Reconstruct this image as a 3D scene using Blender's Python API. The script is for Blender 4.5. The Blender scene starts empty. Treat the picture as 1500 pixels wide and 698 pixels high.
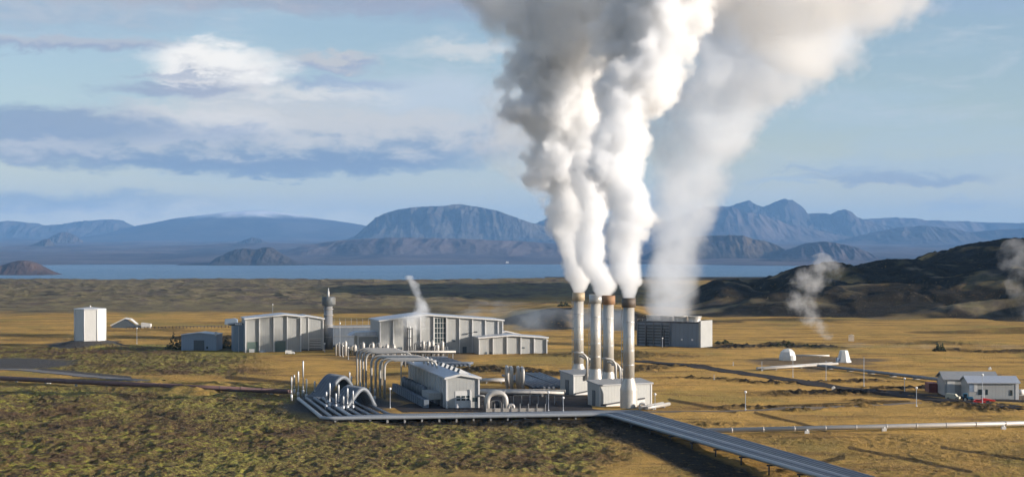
import bpy, bmesh, math, random
import numpy as np
from mathutils import Vector, Matrix
R = math.radians
random.seed(5)
F, H, YH = 2600.0, 50.0, 365.0          # focal length in photo pixels, eye height, horizon row
SUN_EL, SUN_B = 12.0, 15.0              # sun elevation; azimuth degrees from +X towards the camera side
ROT = R(13)
sc = bpy.context.scene
col = sc.collection

def W(px, py, z=0.0):
    Y = F*(H-z)/(py-YH)
    return Vector(((px-750)/F*Y, Y, z))
def AT(px, Y, z=0.0):
    return Vector(((px-750)/F*Y, Y, z))
def ZP(py, Y):
    return H-(py-YH)*Y/F

# ---------------------------------------------------------------- numpy noise
rs = np.random.RandomState(3)
_P = rs.permutation(4096)
_G = rs.uniform(0, 2*np.pi, 4096)
def perlin(x, y, seed=0):
    xi = np.floor(x).astype(np.int64); yi = np.floor(y).astype(np.int64)
    xf = x-xi; yf = y-yi
    u = xf*xf*xf*(xf*(xf*6-15)+10); v = yf*yf*yf*(yf*(yf*6-15)+10)
    def g(ix, iy, dx, dy):
        a = _G[(_P[(ix+_P[(iy+seed*57) & 4095]) & 4095])]
        return np.cos(a)*dx+np.sin(a)*dy
    n00 = g(xi, yi, xf, yf); n10 = g(xi+1, yi, xf-1, yf)
    n01 = g(xi, yi+1, xf, yf-1); n11 = g(xi+1, yi+1, xf-1, yf-1)
    return 1.5*((n00*(1-u)+n10*u)*(1-v)+(n01*(1-u)+n11*u)*v)
def fbm(x, y, oct=4, seed=0, gain=.5):
    s = 0; a = 1; t = 0
    for i in range(oct):
        s = s+a*perlin(x*2**i+i*17.3, y*2**i-i*9.1, seed+i); t += a; a *= gain
    return s/t
def sstep(a, b, x):
    t = np.clip((x-a)/(b-a), 0, 1); return t*t*(3-2*t)

# ---------------------------------------------------------------- materials
def new_mat(name):
    m = bpy.data.materials.new(name); m.use_nodes = True
    nt = m.node_tree; nt.nodes.clear()
    out = nt.nodes.new('ShaderNodeOutputMaterial')
    return m, nt, out
class NB:
    """small node builder"""
    def __init__(s, nt): s.nt = nt
    def n(s, t, **kw):
        o = s.nt.nodes.new(t)
        for k, v in kw.items(): setattr(o, k, v)
        return o
    def link(s, a, b): s.nt.links.new(a, b)
    def put(s, sock, v):
        if hasattr(v, 'is_linked') or isinstance(v, bpy.types.NodeSocket): s.link(v, sock)
        else: sock.default_value = v
    def m(s, op, a, b=0.0, c=0.0, clamp=False):
        o = s.n('ShaderNodeMath', operation=op, use_clamp=clamp)
        s.put(o.inputs[0], a); s.put(o.inputs[1], b)
        if len(o.inputs) > 2: s.put(o.inputs[2], c)
        return o.outputs[0]
    def ss(s, a, b, x):
        o = s.n('ShaderNodeMapRange', interpolation_type='SMOOTHSTEP')
        s.put(o.inputs['Value'], x); s.put(o.inputs['From Min'], a); s.put(o.inputs['From Max'], b)
        return o.outputs['Result']
    def lerp(s, a, b, x):
        o = s.n('ShaderNodeMapRange'); s.put(o.inputs['Value'], x)
        s.put(o.inputs['To Min'], a); s.put(o.inputs['To Max'], b); return o.outputs['Result']
    def mix(s, f, a, b):
        o = s.n('ShaderNodeMix', data_type='RGBA')
        s.put(o.inputs[0], f); s.put(o.inputs[6], a if not isinstance(a, tuple) else (*a, 1)[:4]); s.put(o.inputs[7], b if not isinstance(b, tuple) else (*b, 1)[:4])
        return o.outputs[2]
    def noise(s, vec, scale, detail=4, rough=.55, dist=0.0):
        o = s.n('ShaderNodeTexNoise'); s.put(o.inputs['Vector'], vec)
        o.inputs['Scale'].default_value = scale; o.inputs['Detail'].default_value = detail
        o.inputs['Roughness'].default_value = rough; o.inputs['Distortion'].default_value = dist
        return o.outputs['Fac']
    def map(s, vec, scale=(1, 1, 1), loc=(0, 0, 0)):
        o = s.n('ShaderNodeMapping'); s.put(o.inputs['Vector'], vec)
        o.inputs['Scale'].default_value = scale; o.inputs['Location'].default_value = loc
        return o.outputs[0]

def paint(name, c, rough=.5, metal=0.0, var=.12, scale=.6, streak=True, rust=0.0, seams=0.0):
    """weathered sheet metal / paint"""
    m, nt, out = new_mat(name); b = NB(nt)
    tc = b.n('ShaderNodeTexCoord').outputs['Object']
    n1 = b.noise(tc, scale, 5, .6)
    n2 = b.noise(b.map(tc, (2.2, 2.2, .18)), 1.0, 4, .6) if streak else n1
    f = b.m('ADD', b.m('MULTIPLY', n1, .5), b.m('MULTIPLY', n2, .5))
    k = b.lerp(1-var*1.6, 1+var*1.2, f)
    hs = b.n('ShaderNodeHueSaturation'); hs.inputs['Color'].default_value = (*c, 1)
    b.link(k, hs.inputs['Value'])
    c_out = hs.outputs['Color']
    if rust > 0:
        c_out = b.mix(b.m('MULTIPLY', b.ss(.55, .75, n2), rust), c_out, (.16, .08, .045))
    if seams > 0:
        sx = b.n('ShaderNodeSeparateXYZ'); b.link(tc, sx.inputs[0])
        w = b.m('ADD', sx.outputs[0], b.m('MULTIPLY', sx.outputs[1], 1.0))
        fr = b.m('FRACT', b.m('DIVIDE', w, seams))
        line = b.m('LESS_THAN', fr, .1)
        c_out = b.mix(b.m('MULTIPLY', line, .35), c_out, (c[0]*.45, c[1]*.45, c[2]*.45))
    p = b.n('ShaderNodeBsdfPrincipled')
    b.link(c_out, p.inputs['Base Color']); p.inputs['Metallic'].default_value = metal
    b.put(p.inputs['Roughness'], b.lerp(rough-.08, rough+.15, n1))
    b.link(p.outputs[0], out.inputs[0])
    return m

M = {}
M['panel'] = paint('wall_panel', (.36, .36, .345), .5, .1, .18, .3, rust=.12, seams=1.1)
M['trim'] = paint('white_trim', (.56, .55, .53), .5, 0, .14)
M['roof'] = paint('roof_sheet', (.46, .48, .52), .4, .3, .10, .2, seams=1.6)
M['roofgrey'] = paint('roof_grey', (.30, .30, .30), .55, .2, .2, .5)
M['white'] = paint('white_paint', (.62, .60, .56), .5, 0, .14)
M['bluewall'] = paint('blue_grey_wall', (.22, .28, .36), .5, .1, .10, seams=1.2)
M['darkdoor'] = paint('dark_door', (.07, .085, .10), .4, 0, .2)
M['greendoor'] = paint('green_door', (.10, .14, .12), .4, 0, .2)
M['dark'] = paint('dark_metal', (.05, .05, .055), .5, .3, .3)
M['steel'] = paint('steel_clad', (.52, .49, .44), .38, .3, .16, .5, rust=.15)
M['pipe'] = paint('pipe_cladding', (.44, .41, .37), .42, .18, .12, .7)
M['bluepipe'] = paint('sky_tint_pipe', (.13, .145, .17), .45, .25, .12, .25)  # the sky's blue is put into the pipe colour
M['litpipe'] = paint('lit_pipe', (.34, .35, .36), .42, .2, .12, .25)  # paler copy that paints the highlight lines along the bundle
M['redpipe'] = paint('brown_pipe', (.16, .09, .08), .6, 0, .25)
M['darkpipe'] = paint('dull_pipe', (.15, .165, .185), .5, .1, .25)
M['tower_wall'] = paint('cooling_wall', (.17, .21, .26), .55, .1, .12, seams=2.4)
M['captan'] = paint('cap_tan', (.40, .31, .20), .6, .2, .15, .6, rust=.4)
M['capsilver'] = paint('cap_silver', (.50, .49, .47), .45, .5, .12, .6, rust=.15)
M['caprust'] = paint('cap_rust', (.30, .17, .09), .7, .1, .25, .8, rust=.6)
M['capdark'] = paint('cap_dark', (.13, .10, .075), .6, .2, .3, .8, rust=.4)
M['concrete'] = paint('concrete', (.36, .34, .31), .85, 0, .15)
M['towergrey'] = paint('tower_grey', (.25, .25, .25), .6, .2, .2, .3, rust=.25)
M['towerdark'] = paint('tower_dark', (.11, .12, .125), .6, .2, .2)
M['lowwall'] = paint('low_wall', (.13, .155, .19), .6, .1, .12, seams=2.5)
M['red'] = paint('red_paint', (.55, .02, .02), .35, 0, .08)
M['darkred'] = paint('container_red', (.14, .035, .03), .6, 0, .2, seams=.5)
M['blue'] = paint('tractor_blue', (.05, .22, .33), .4, 0, .1)
M['cream'] = paint('cream_paint', (.50, .47, .36), .5, 0, .1)
M['tyre'] = paint('rubber', (.02, .02, .02), .9, 0, .1)
M['orange'] = paint('sand_box', (.78, .62, .45), .6, 0, .1)
M['lamp'] = paint('lamp_head', (.75, .74, .72), .4, 0, .05)
M['pole'] = paint('galvanised_pole', (.50, .50, .50), .4, .5, .1)
def glass():
    m, nt, out = new_mat('window_glass'); b = NB(nt)
    p = b.n('ShaderNodeBsdfPrincipled'); p.inputs['Base Color'].default_value = (.03, .045, .05, 1)
    p.inputs['Roughness'].default_value = .12; b.link(p.outputs[0], out.inputs[0]); return m
M['glass'] = glass()

def ground_mat():
    m, nt, out = new_mat('moss_and_dry_grass'); b = NB(nt)
    tc = b.n('ShaderNodeTexCoord').outputs['Object']
    at = b.n('ShaderNodeAttribute', attribute_name='zone')
    sep = b.n('ShaderNodeSeparateColor'); b.link(at.outputs['Color'], sep.inputs[0])
    moss, gravel, scrub = sep.outputs
    lava = at.outputs['Alpha']; flat = b.map(tc, (1, .8, .3))
    nL = b.noise(flat, .012, 5, .6, .5); nM = b.noise(flat, .06, 5, .62, .3); nS = b.noise(flat, .40, 6, .74); nX = b.noise(flat, 1.3, 4, .7)
    # dry grass
    g = b.mix(b.ss(.40, .62, nM), (.53, .305, .078), (.41, .245, .066))
    g = b.mix(b.m('MULTIPLY', b.ss(.50, .62, nL), .8), g, (.27, .20, .055))
    g = b.mix(b.m('MULTIPLY', b.ss(.50, .60, b.noise(b.map(tc, (.30, 1, 1)), .045, 5, .72, .4)), .75), g, (.20, .115, .04))
    g = b.mix(b.m('MULTIPLY', b.ss(.52, .68, nS), .6), g, (.14, .085, .03))
    g = b.mix(b.m('MULTIPLY', b.ss(.48, .75, nX), .45), g, (.72, .48, .16))
    # moss on lava
    k = b.mix(b.ss(.42, .58, nM), (.11, .064, .036), (.165, .112, .042))
    k = b.mix(b.m('MULTIPLY', b.ss(.48, .60, nS), b.lerp(.25, 1.3, b.ss(.38, .62, nM)), clamp=True), k, (.29, .26, .05))
    k = b.mix(b.m('MULTIPLY', b.ss(.47, .58, b.noise(flat, .028, 5, .65, .8)), .72), k, (.10, .058, .034))
    k = b.mix(b.m('MULTIPLY', b.ss(.50, .62, b.m('ADD', b.m('MULTIPLY', nX, .6), b.m('MULTIPLY', nL, .4))), .55), k, (.44, .40, .09))
    k = b.mix(b.m('MULTIPLY', b.ss(.57, .66, b.noise(flat, .13, 5, .72, .6)), .8), k, (.026, .019, .016))
    kl = b.mix(b.ss(.40, .60, nM), (.15, .115, .070), (.21, .17, .085))
    kl = b.mix(b.m('MULTIPLY', b.ss(.52, .62, nL), .7), kl, (.12, .09, .075))
    kl = b.mix(b.m('MULTIPLY', b.ss(.56, .62, b.noise(b.map(tc, (.35, 1, 1)), .03, 5, .7, .5)), .85), kl, (.05, .042, .038))
    k = b.mix(.08, k, (.02, .015, .01))
    k = b.mix(lava, k, kl)
    # gravel
    v = b.mix(nS, (.060, .055, .050), (.105, .096, .088))
    # scrub, also the painted shade
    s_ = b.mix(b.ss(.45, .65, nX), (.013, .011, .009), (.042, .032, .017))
    c = b.mix(moss, g, k)
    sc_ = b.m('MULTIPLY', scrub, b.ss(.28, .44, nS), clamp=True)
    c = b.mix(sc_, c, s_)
    c = b.mix(gravel, c, v)
    p = b.n('ShaderNodeBsdfPrincipled'); b.link(c, p.inputs['Base Color'])
    p.inputs['Roughness'].default_value = .95
    p.inputs['Specular IOR Level'].default_value = .1
    bump = b.n('ShaderNodeBump'); bump.inputs['Strength'].default_value = 1.0; bump.inputs['Distance'].default_value = .45
    hgt = b.m('ADD', nX, b.m('MULTIPLY', nS, 1.5)); b.link(hgt, bump.inputs['Height'])
    b.link(bump.outputs[0], p.inputs['Normal'])
    b.link(p.outputs[0], out.inputs[0]); return m
M['ground'] = ground_mat()

def rock_mat(name, c1, c2, c3, scale, top=None, topz=(0, 1), bump=25.0):
    m, nt, out = new_mat(name); b = NB(nt)
    geo = b.n('ShaderNodeNewGeometry'); pos = geo.outputs['Position']
    n1 = b.noise(pos, scale, 6, .65, .4); n2 = b.noise(pos, scale*4.3, 5, .7)
    n3 = b.noise(b.map(pos, (1, .35, 1)), scale*.45, 5, .6, .6)
    c = b.mix(b.ss(.40, .60, n1), c1, c2)
    c = b.mix(b.m('MULTIPLY', b.ss(.50, .64, n3), .9), c, c3)
    c = b.mix(b.m('MULTIPLY', b.ss(.52, .68, n2), .5), c, c2)
    if top:
        sx = b.n('ShaderNodeSeparateXYZ'); b.link(pos, sx.inputs[0])
        z = b.m('ADD', sx.outputs[2], b.m('MULTIPLY', b.m('SUBTRACT', n1, .5), (topz[1]-topz[0])*2.0))
        c = b.mix(b.m('MULTIPLY', b.ss(topz[0], topz[1], z), .9), c, top)
    p = b.n('ShaderNodeBsdfPrincipled'); b.link(c, p.inputs['Base Color'])
    p.inputs['Roughness'].default_value = 1; p.inputs['Specular IOR Level'].default_value = .05
    bu = b.n('ShaderNodeBump'); bu.inputs['Strength'].default_value = .7; bu.inputs['Distance'].default_value = bump*.55
    b.link(b.m('ADD', n1, n2), bu.inputs['Height']); b.link(bu.outputs[0], p.inputs['Normal'])
    b.link(p.outputs[0], out.inputs[0]); return m

def steam_mat(name, dens, noise=None, step=1.0, col_=(1, 1, 1), aniso=0.0):
    """noise = (scale, lo, hi, detail): density only where the noise is high"""
    m, nt, out = new_mat(name); b = NB(nt)
    p = b.n('ShaderNodeVolumePrincipled')
    p.inputs['Color'].default_value = (*col_, 1); p.inputs['Anisotropy'].default_value = aniso
    if noise:
        tc = b.n('ShaderNodeNewGeometry').outputs['Position']
        n1 = b.noise(tc, noise[0], noise[3], .55, .6)
        d = b.m('MULTIPLY', b.ss(noise[1], noise[2], n1), dens)
        b.link(d, p.inputs['Density'])
    else:
        p.inputs['Density'].default_value = dens
    b.link(p.outputs[0], out.inputs['Volume'])
    if hasattr(m.cycles, 'volume_step_rate'): m.cycles.volume_step_rate = step
    return m

# ---------------------------------------------------------------- mesh helpers
def tag(o, label=None, cat=None, group=None, kind=None):
    if label: o['label'] = label
    if cat: o['category'] = cat
    if group: o['group'] = group
    if kind: o['kind'] = kind
    return o
def empty(name, label, cat, loc, rz=0.0, group=None):
    o = bpy.data.objects.new(name, None); col.objects.link(o)
    o.location = loc; o.rotation_euler = (0, 0, rz); o.empty_display_size = .5
    return tag(o, label, cat, group)
class MB:
    def __init__(s): s.v = []; s.f = []; s.sm = []
    def add(s, vs, fs, smooth=False):
        k = len(s.v); s.v += [tuple(v) for v in vs]
        for f in fs: s.f.append([i+k for i in f]); s.sm.append(smooth)
        return s
    def box(s, x0, x1, y0, y1, z0, z1):
        return s.add([(x0, y0, z0), (x1, y0, z0), (x1, y1, z0), (x0, y1, z0), (x0, y0, z1), (x1, y0, z1), (x1, y1, z1), (x0, y1, z1)],
                     [(3, 2, 1, 0), (4, 5, 6, 7), (0, 1, 5, 4), (1, 2, 6, 5), (2, 3, 7, 6), (3, 0, 4, 7)])
    def prism(s, poly, y0, y1):
        """poly in x,z ; extruded along y"""
        n = len(poly); a = [(x, y0, z) for x, z in poly]+[(x, y1, z) for x, z in poly]
        fs = [tuple(range(n)), tuple(range(2*n-1, n-1, -1))]+[(i, i+n, (i+1) % n+n, (i+1) % n) for i in range(n)]
        return s.add(a, fs)
    def prismx(s, poly, x0, x1):
        n = len(poly); a = [(x0, y, z) for y, z in poly]+[(x1, y, z) for y, z in poly]
        fs = [tuple(range(n-1, -1, -1)), tuple(range(n, 2*n))]+[(i, (i+1) % n, (i+1) % n+n, i+n) for i in range(n)]
        return s.add(a, fs)
    def lathe(s, prof, c=(0, 0, 0), n=20, smooth=True, cap=True):
        """prof: list of (r, z)"""
        vs = []; fs = []
        for r, z in prof:
            for i in range(n):
                a = 2*math.pi*i/n; vs.append((c[0]+r*math.cos(a), c[1]+r*math.sin(a), c[2]+z))
        for j in range(len(prof)-1):
            for i in range(n):
                fs.append((j*n+i, j*n+(i+1) % n, (j+1)*n+(i+1) % n, (j+1)*n+i))
        s.add(vs, fs, smooth)
        if cap:
            k = len(s.v)-len(vs)
            s.f.append([k+i for i in range(n-1, -1, -1)]); s.sm.append(False)
            s.f.append([k+(len(prof)-1)*n+i for i in range(n)]); s.sm.append(False)
        return s
    def tube(s, pts, r, n=10, bend=0.0, seg=5):
        P = [Vector(p) for p in pts]
        if bend > 0 and len(P) > 2:
            Q = [P[0]]
            for i in range(1, len(P)-1):
                a, b_, c = P[i-1], P[i], P[i+1]
                d1 = (a-b_); d2 = (c-b_)
                bb = min(bend, d1.length*.49, d2.length*.49)
                p1 = b_+d1.normalized()*bb; p2 = b_+d2.normalized()*bb
                for k in range(seg+1):
                    t = k/seg; Q.append(p1*(1-t)**2+b_*2*t*(1-t)+p2*t*t)
            Q.append(P[-1]); P = Q
        vs = []; fs = []
        up = None
        for i, p in enumerate(P):
            t = (P[min(i+1, len(P)-1)]-P[max(i-1, 0)])
            if t.length < 1e-6: t = Vector((0, 0, 1))
            t.normalize()
            if up is None:
                up = Vector((0, 0, 1)) if abs(t.z) < .9 else Vector((1, 0, 0))
            u = (up-t*up.dot(t)).normalized(); up = u; w = t.cross(u)
            for k in range(n):
                a = 2*math.pi*k/n; vs.append(p+u*(r*math.cos(a))+w*(r*math.sin(a)))
        for i in range(len(P)-1):
            for k in range(n):
                fs.append((i*n+k, i*n+(k+1) % n, (i+1)*n+(k+1) % n, (i+1)*n+k))
        s.add(vs, fs, True)
        k = len(s.v)-len(vs)
        s.f.append([k+i for i in range(n-1, -1, -1)]); s.sm.append(False)
        s.f.append([k+(len(P)-1)*n+i for i in range(n)]); s.sm.append(False)
        return s
    def build(s, name, mat, parent=None):
        me = bpy.data.meshes.new(name); me.from_pydata([tuple(v) for v in s.v], [], s.f)
        me.polygons.foreach_set('use_smooth', s.sm); me.materials.append(mat); me.update()
        o = bpy.data.objects.new(name, me); col.objects.link(o)
        if parent: o.parent = parent
        return o
def copy_tree(o, parent=None):
    c = o.copy(); col.objects.link(c)
    if parent: c.parent = parent
    for ch in [x for x in bpy.data.objects if x.parent == o]: copy_tree(ch, c)
    return c
def grid_mesh(name, X, Y, Z, mat, zone=None, kind='structure'):
    nr, nc = X.shape
    co = np.stack([X, Y, Z], -1).reshape(-1, 3).astype(np.float32)
    idx = np.arange(nr*nc).reshape(nr, nc)
    q = np.stack([idx[:-1, :-1], idx[:-1, 1:], idx[1:, 1:], idx[1:, :-1]], -1).reshape(-1, 4).astype(np.int32)
    me = bpy.data.meshes.new(name)
    me.vertices.add(len(co)); me.vertices.foreach_set('co', co.ravel())
    me.loops.add(q.size); me.loops.foreach_set('vertex_index', q.ravel())
    me.polygons.add(len(q)); me.polygons.foreach_set('loop_start', np.arange(0, q.size, 4, dtype=np.int32))
    me.polygons.foreach_set('loop_total', np.full(len(q), 4, dtype=np.int32))
    me.update(calc_edges=True)
    me.polygons.foreach_set('use_smooth', np.ones(len(q), dtype=bool))
    if zone is not None:
        a = me.color_attributes.new('zone', 'FLOAT_COLOR', 'POINT')
        a.data.foreach_set('color', zone.reshape(-1, 4).astype(np.float32).ravel())
    me.materials.append(mat)
    o = bpy.data.objects.new(name, me); col.objects.link(o)
    if kind: o['kind'] = kind
    return o

# ---------------------------------------------------------------- ground
def seg_dist(PX, PY, a, b):
    ax, ay = a; bx, by = b; dx, dy = bx-ax, by-ay
    t = np.clip(((PX-ax)*dx+(PY-ay)*dy)/(dx*dx+dy*dy), 0, 1)
    return np.hypot(PX-(ax+t*dx), PY-(ay+t*dy))
def blob(px, py, cx, cy, a, b_, w=.35):
    """soft ellipse in ground-plan rows/columns"""
    d = np.sqrt(((px-cx)/a)**2+((py-cy)/b_)**2)
    return 1-sstep(1-w, 1+w, d)
def ground_fields(X, Y):
    px = 750+F*X/Y; py = YH+F*H/Y
    wx = fbm(X/60, Y/90, 4, 11)*60; wy = fbm(X/70, Y/110, 4, 12)
    qx = px+wx; qy = py+wy*np.clip((py-400)*.12, 2, 26)
    # moss / lava zone
    moss = 1-sstep(455, 461, qy)                                        # far lava field
    far_gold = sstep(640, 800, qx)*sstep(436, 444, qy)+sstep(880, 1000, qx)
    moss = moss*(1-np.clip(far_gold, 0, 1)*.85)
    m1 = sstep(500, 507, qy)*(1-sstep(330, 400, qx-(qy-520)*1.2))*(1-sstep(541, 549, qy))
    m1b = sstep(545, 560, qy)*(1-sstep(400, 450, qx))
    m2 = sstep(556, 574, qy)*(1-sstep(420, 470, qx))+sstep(611, 616, qy)*(1-sstep(850, 960, qx-(qy-640)*-1.0))
    m3 = sstep(645, 700, qy)*.45*sstep(900, 1000, qx)
    moss = np.clip(moss+m1+np.maximum(m1b*.6, m2)+m3, 0, 1)
    moss *= 1-.8*blob(qx, qy, 780, 705, 190, 16)
    moss *= 1-.75*blob(qx, qy, 270, 568, 60, 5)
    # scrub stripes, tracks, dark ground and painted shade
    lava = 1-sstep(1150, 1500, F*H/np.maximum(py-YH, 1)*-1+2700)*0-sstep(452, 470, py); lava = np.clip(lava, 0, 1)
    scrub_shade = np.zeros_like(X); scrub_shade = np.maximum(scrub_shade, blob(qx, qy, 132, 503.5, 66, 4.5, .3))
    for (cx, cy, a, b_, k) in [(1080, 505, 110, 3, 1), (1190, 507, 60, 2.5, 1), (1130, 558, 60, 3.5, 1), (1060, 553, 60, 2.5, .8), (760, 540, 130, 4, .9), (960, 536, 80, 3, .7),
                               (900, 520, 140, 5, .6), (1240, 583, 140, 5, 1), (1360, 568, 90, 3, 1), (1450, 595, 80, 5, .8), (1160, 600, 120, 2.5, .8), (300, 497, 60, 3, .9), (100, 494, 200, 2, .4), (200, 483, 150, 1.5, .5),
                               (660, 470, 160, 3, .7), (1000, 470, 120, 2.5, .8), (900, 448, 200, 3, .7), (560, 457, 130, 2.5, .6), (330, 470, 60, 1.5, .5), (1340, 500, 80, 2.5, .6), (1240, 557, 90, 2, .9), (1100, 470, 150, 3, .7), (1180, 640, 300, 10, .25), (1420, 660, 200, 10, .25), (1020, 612, 100, 3, .4), (1450, 513, 90, 3, .8)]:
        scrub_shade = np.maximum(scrub_shade, k*blob(qx, qy, cx, cy, a, b_, .5))
    scr0 = scrub_shade.copy()
    scrub_shade = np.maximum(scrub_shade, 1.5*(1-sstep(9, 24, seg_dist(px+wx*.25, py+wy*.5, (880, 618), (1120, 722)))))  # dark ground, with the bundle's shadow on its left painted in
    scrub_shade = np.maximum(scrub_shade, 1.2*(1-sstep(2, 5, np.abs(py-617-wy*.15)))*sstep(450, 480, px)*(1-sstep(880, 900, px)))  # dark line along the foot of the front bundle
    for (a0, b0, w0) in [((1110, 604), (1215, 630), 1.2), ((1250, 655), (1420, 690), 1.6), ((1380, 655), (1520, 676), 1.4), ((560, 548), (700, 541), 1.3), ((980, 585), (1080, 603), 1.3), ((330, 552), (430, 560), 1.6), ((1130, 594), (1330, 588), 1.0), ((1240, 668), (1130, 690), 1.6)]:
        scrub_shade = np.maximum(scrub_shade, .8*(1-sstep(w0, w0*2.4, seg_dist(px+wx*.3, py+wy*.25, a0, b0))))
    # gravel
    gr = blob(qx, qy, 10, 532, 95, 11, .2)
    gr = np.maximum(gr, 1-sstep(2.2, 3.4, seg_dist(px, py, (60, 541), (190, 553))))
    gr = np.maximum(gr, .9*blob(qx, qy, 132, 503, 62, 5, .15))
    gr = np.maximum(gr, blob(px+wx*.1, qy*.3+py*.7, 720, 582, 150, 13, .1))
    gr = np.maximum(gr, blob(qx, qy, 495, 592, 75, 19, .2))
    gr = np.maximum(gr, .75*blob(qx, qy, 1190, 530, 105, 6, .2))
    gr = np.maximum(gr, .8*blob(qx, qy, 1440, 578, 95, 9, .3))
    scrub_shade = np.maximum(scrub_shade, np.maximum(blob(qx, qy, 792, 474, 66, 9, .25), blob(qx, qy, 905, 478, 40, 6, .3)*.8)*1.6)          # fumarole ground, painted dark for the shaded bank face
    gr = np.maximum(gr, blob(px, qy, 600, 524, 110, 6, .3)*.6)
    gold_patch = blob(px, py, 625, 599, 62, 3.5, .15)
    gr = gr*(1-gold_patch)
    # heights
    flat = np.clip(gr*1.4, 0, 1)
    near = 1-sstep(900, 1500, Y)
    bil = 1-np.abs(fbm(X/6.5, Y/7, 4, 21))*3.2
    z = moss*(1-flat)*near*(fbm(X/22, Y/26, 3, 20)*1.5+bil*.42+fbm(X/2.6, Y/3.2, 3, 22)*.45-.25)
    z += (1-moss)*(1-flat)*near*(fbm(X/14, Y/18, 4, 23)*.35+fbm(X/2.5, Y/3.5, 2, 24)*.10)
    z += scr0*(1-flat)*near*np.maximum(0, fbm(X/3, Y/5, 3, 25)+.25)*1.8
    z += moss*(1-near)*(1-np.abs(fbm(X/75, Y/95, 4, 26))*2.6)*4.2*sstep(1300, 1800, Y)
    z += (1-moss)*(1-near)*fbm(X/90, Y/160, 4, 27)*4.0*sstep(1100, 1500, Y)
    z += .9*fbm(X/70, Y/90, 3, 28)*(1-flat)*sstep(650, 900, np.abs(px-750)+0*px)
    # berm in the left foreground and the mound under the white tower
    mc = W(132, 499, 2.6)
    d = np.hypot(X-mc.x, (Y-mc.y))
    z += 3.0*(1-sstep(8, 21, d))
    z += 1.4*blob(qx, qy, 290, 566, 90, 5, .5)*(1+fbm(X/7, Y/9, 3, 31))
    # dark hollow bank behind the stacks
    z += 8*sstep(1120, 1190, Y+fbm(X/40, Y/60, 3, 66)*60)*sstep(-25, 25, X-8)*(1-sstep(75, 120, X))*(1-sstep(1300, 1700, Y))
    # keep building sites level
    site = np.maximum(blob(px, py, 560, 513, 270, 8, .3), blob(px, py, 700, 575, 270, 30, .12))
    site = np.maximum(site, blob(px, py, 990, 507, 70, 5, .2)); site = np.maximum(site, blob(px, py, 290, 511, 40, 4, .2))
    site = np.maximum(site, blob(px, py, 1430, 578, 85, 10, .2)); site = np.maximum(site, blob(px, py, 1195, 527, 80, 7, .2))
    z *= 1-site
    # edge of the lava plain drops to the lake
    z -= 96*sstep(2700, 5200, Y+fbm(X/300, Y/300, 3, 30)*260)
    zone = np.stack([moss, np.clip(gr, 0, 1), np.clip(scrub_shade, 0, 1), lava], -1)
    return z, zone
pys = np.concatenate([[365+F*H/Yk for Yk in (6000, 5400, 4800, 4300, 3900, 3600, 3300, 3100)], np.arange(408.5, 724, .5), [735, 750, 780, 830, 900, 1000, 1200, 1600, 2600]])
Ys = F*H/(pys-365)
tx = np.concatenate([-np.array([2.2, 1.6, 1.2, .9, .7, .55, .45, .4, .36]), np.linspace(-.335, .335, 1150), np.array([.36, .4, .45, .55, .7, .9, 1.2, 1.6, 2.2])])
GY, GT = np.meshgrid(Ys, tx, indexing='ij')
GX = GY*GT
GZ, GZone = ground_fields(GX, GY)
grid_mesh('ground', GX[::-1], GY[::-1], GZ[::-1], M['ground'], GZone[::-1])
def gz(x, y):
    z, _ = ground_fields(np.array([[float(x)]]), np.array([[float(y)]])); return float(z[0, 0])

# near hills on the right (a low ridge group; its unseen right end is raised to shade the rest)
hx = np.linspace(60, 1700, 620); hy = np.linspace(960, 3300, 620)
HXg, HYg = np.meshgrid(hx, hy)
def dome(cx, cy, h, rx, ry, a=0.0, p=1.0):
    ca, sa = math.cos(R(a)), math.sin(R(a))
    u = ((HXg-cx)*ca+(HYg-cy)*sa)/rx; v = (-(HXg-cx)*sa+(HYg-cy)*ca)/ry
    return h*np.exp(-(u*u+v*v)**p)
hz = np.zeros_like(HXg)
doms = [(195, 1640, 19, 34, 120, -6), (250, 1700, 19, 60, 150, 0), (335, 1900, 34, 62, 170, 6), (430, 2000, 36, 75, 200, 0), (520, 2080, 34, 90, 180, 0),
        (600, 2350, 46, 90, 260, 0), (700, 2350, 62, 130, 300, 0), (990, 1800, 252, 275, 640, 8, 2.0), (780, 1750, 90, 150, 260, 0), (560, 1500, 30, 130, 110, 0),
        (380, 1330, 11, 90, 34, 14), (470, 1290, 22, 90, 45, 14), (640, 1330, 58, 110, 120, 0), (330, 1560, 24, 120, 170, 0), (240, 1440, 13, 70, 90, 0), (440, 1500, 30, 90, 120, 0), (330, 1075, 3.6, 85, 22, 3), (420, 1480, 12, 70, 40, 10), (800, 1150, 60, 170, 130, 0)]
for d_ in doms:
    e = dome(*d_[:6], p=(d_[6] if len(d_) > 6 else 1.25)); hz = np.power(np.power(hz, 3)+np.power(e, 3), 1/3)
amp = np.clip(hz/14, 0, 1)
gull = 1-np.abs(fbm(HXg/90+fbm(HXg/60, HYg/60, 3, 44)*.6, HYg/110, 4, 41))*3
hz = hz+amp*(gull*6.5-2.5)+amp*fbm(HXg/30, HYg/34, 5, 42, .55)*3.4-1.2
hm = np.clip(.95+fbm(HXg/60, HYg/90, 4, 43)*1.4, 0, 1)
hm = np.where(HYg < 1130, hm*.5, hm); hl = sstep(1100, 1300, HYg)
hzone = np.stack([hm, np.zeros_like(hm), np.clip(1.35+fbm(HXg/60, HYg/90, 4, 45)*3.2, 0, 1)*(.45+.55*hl), hl], -1)
grid_mesh('hills', HXg, HYg, hz, M['ground'], hzone)

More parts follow.
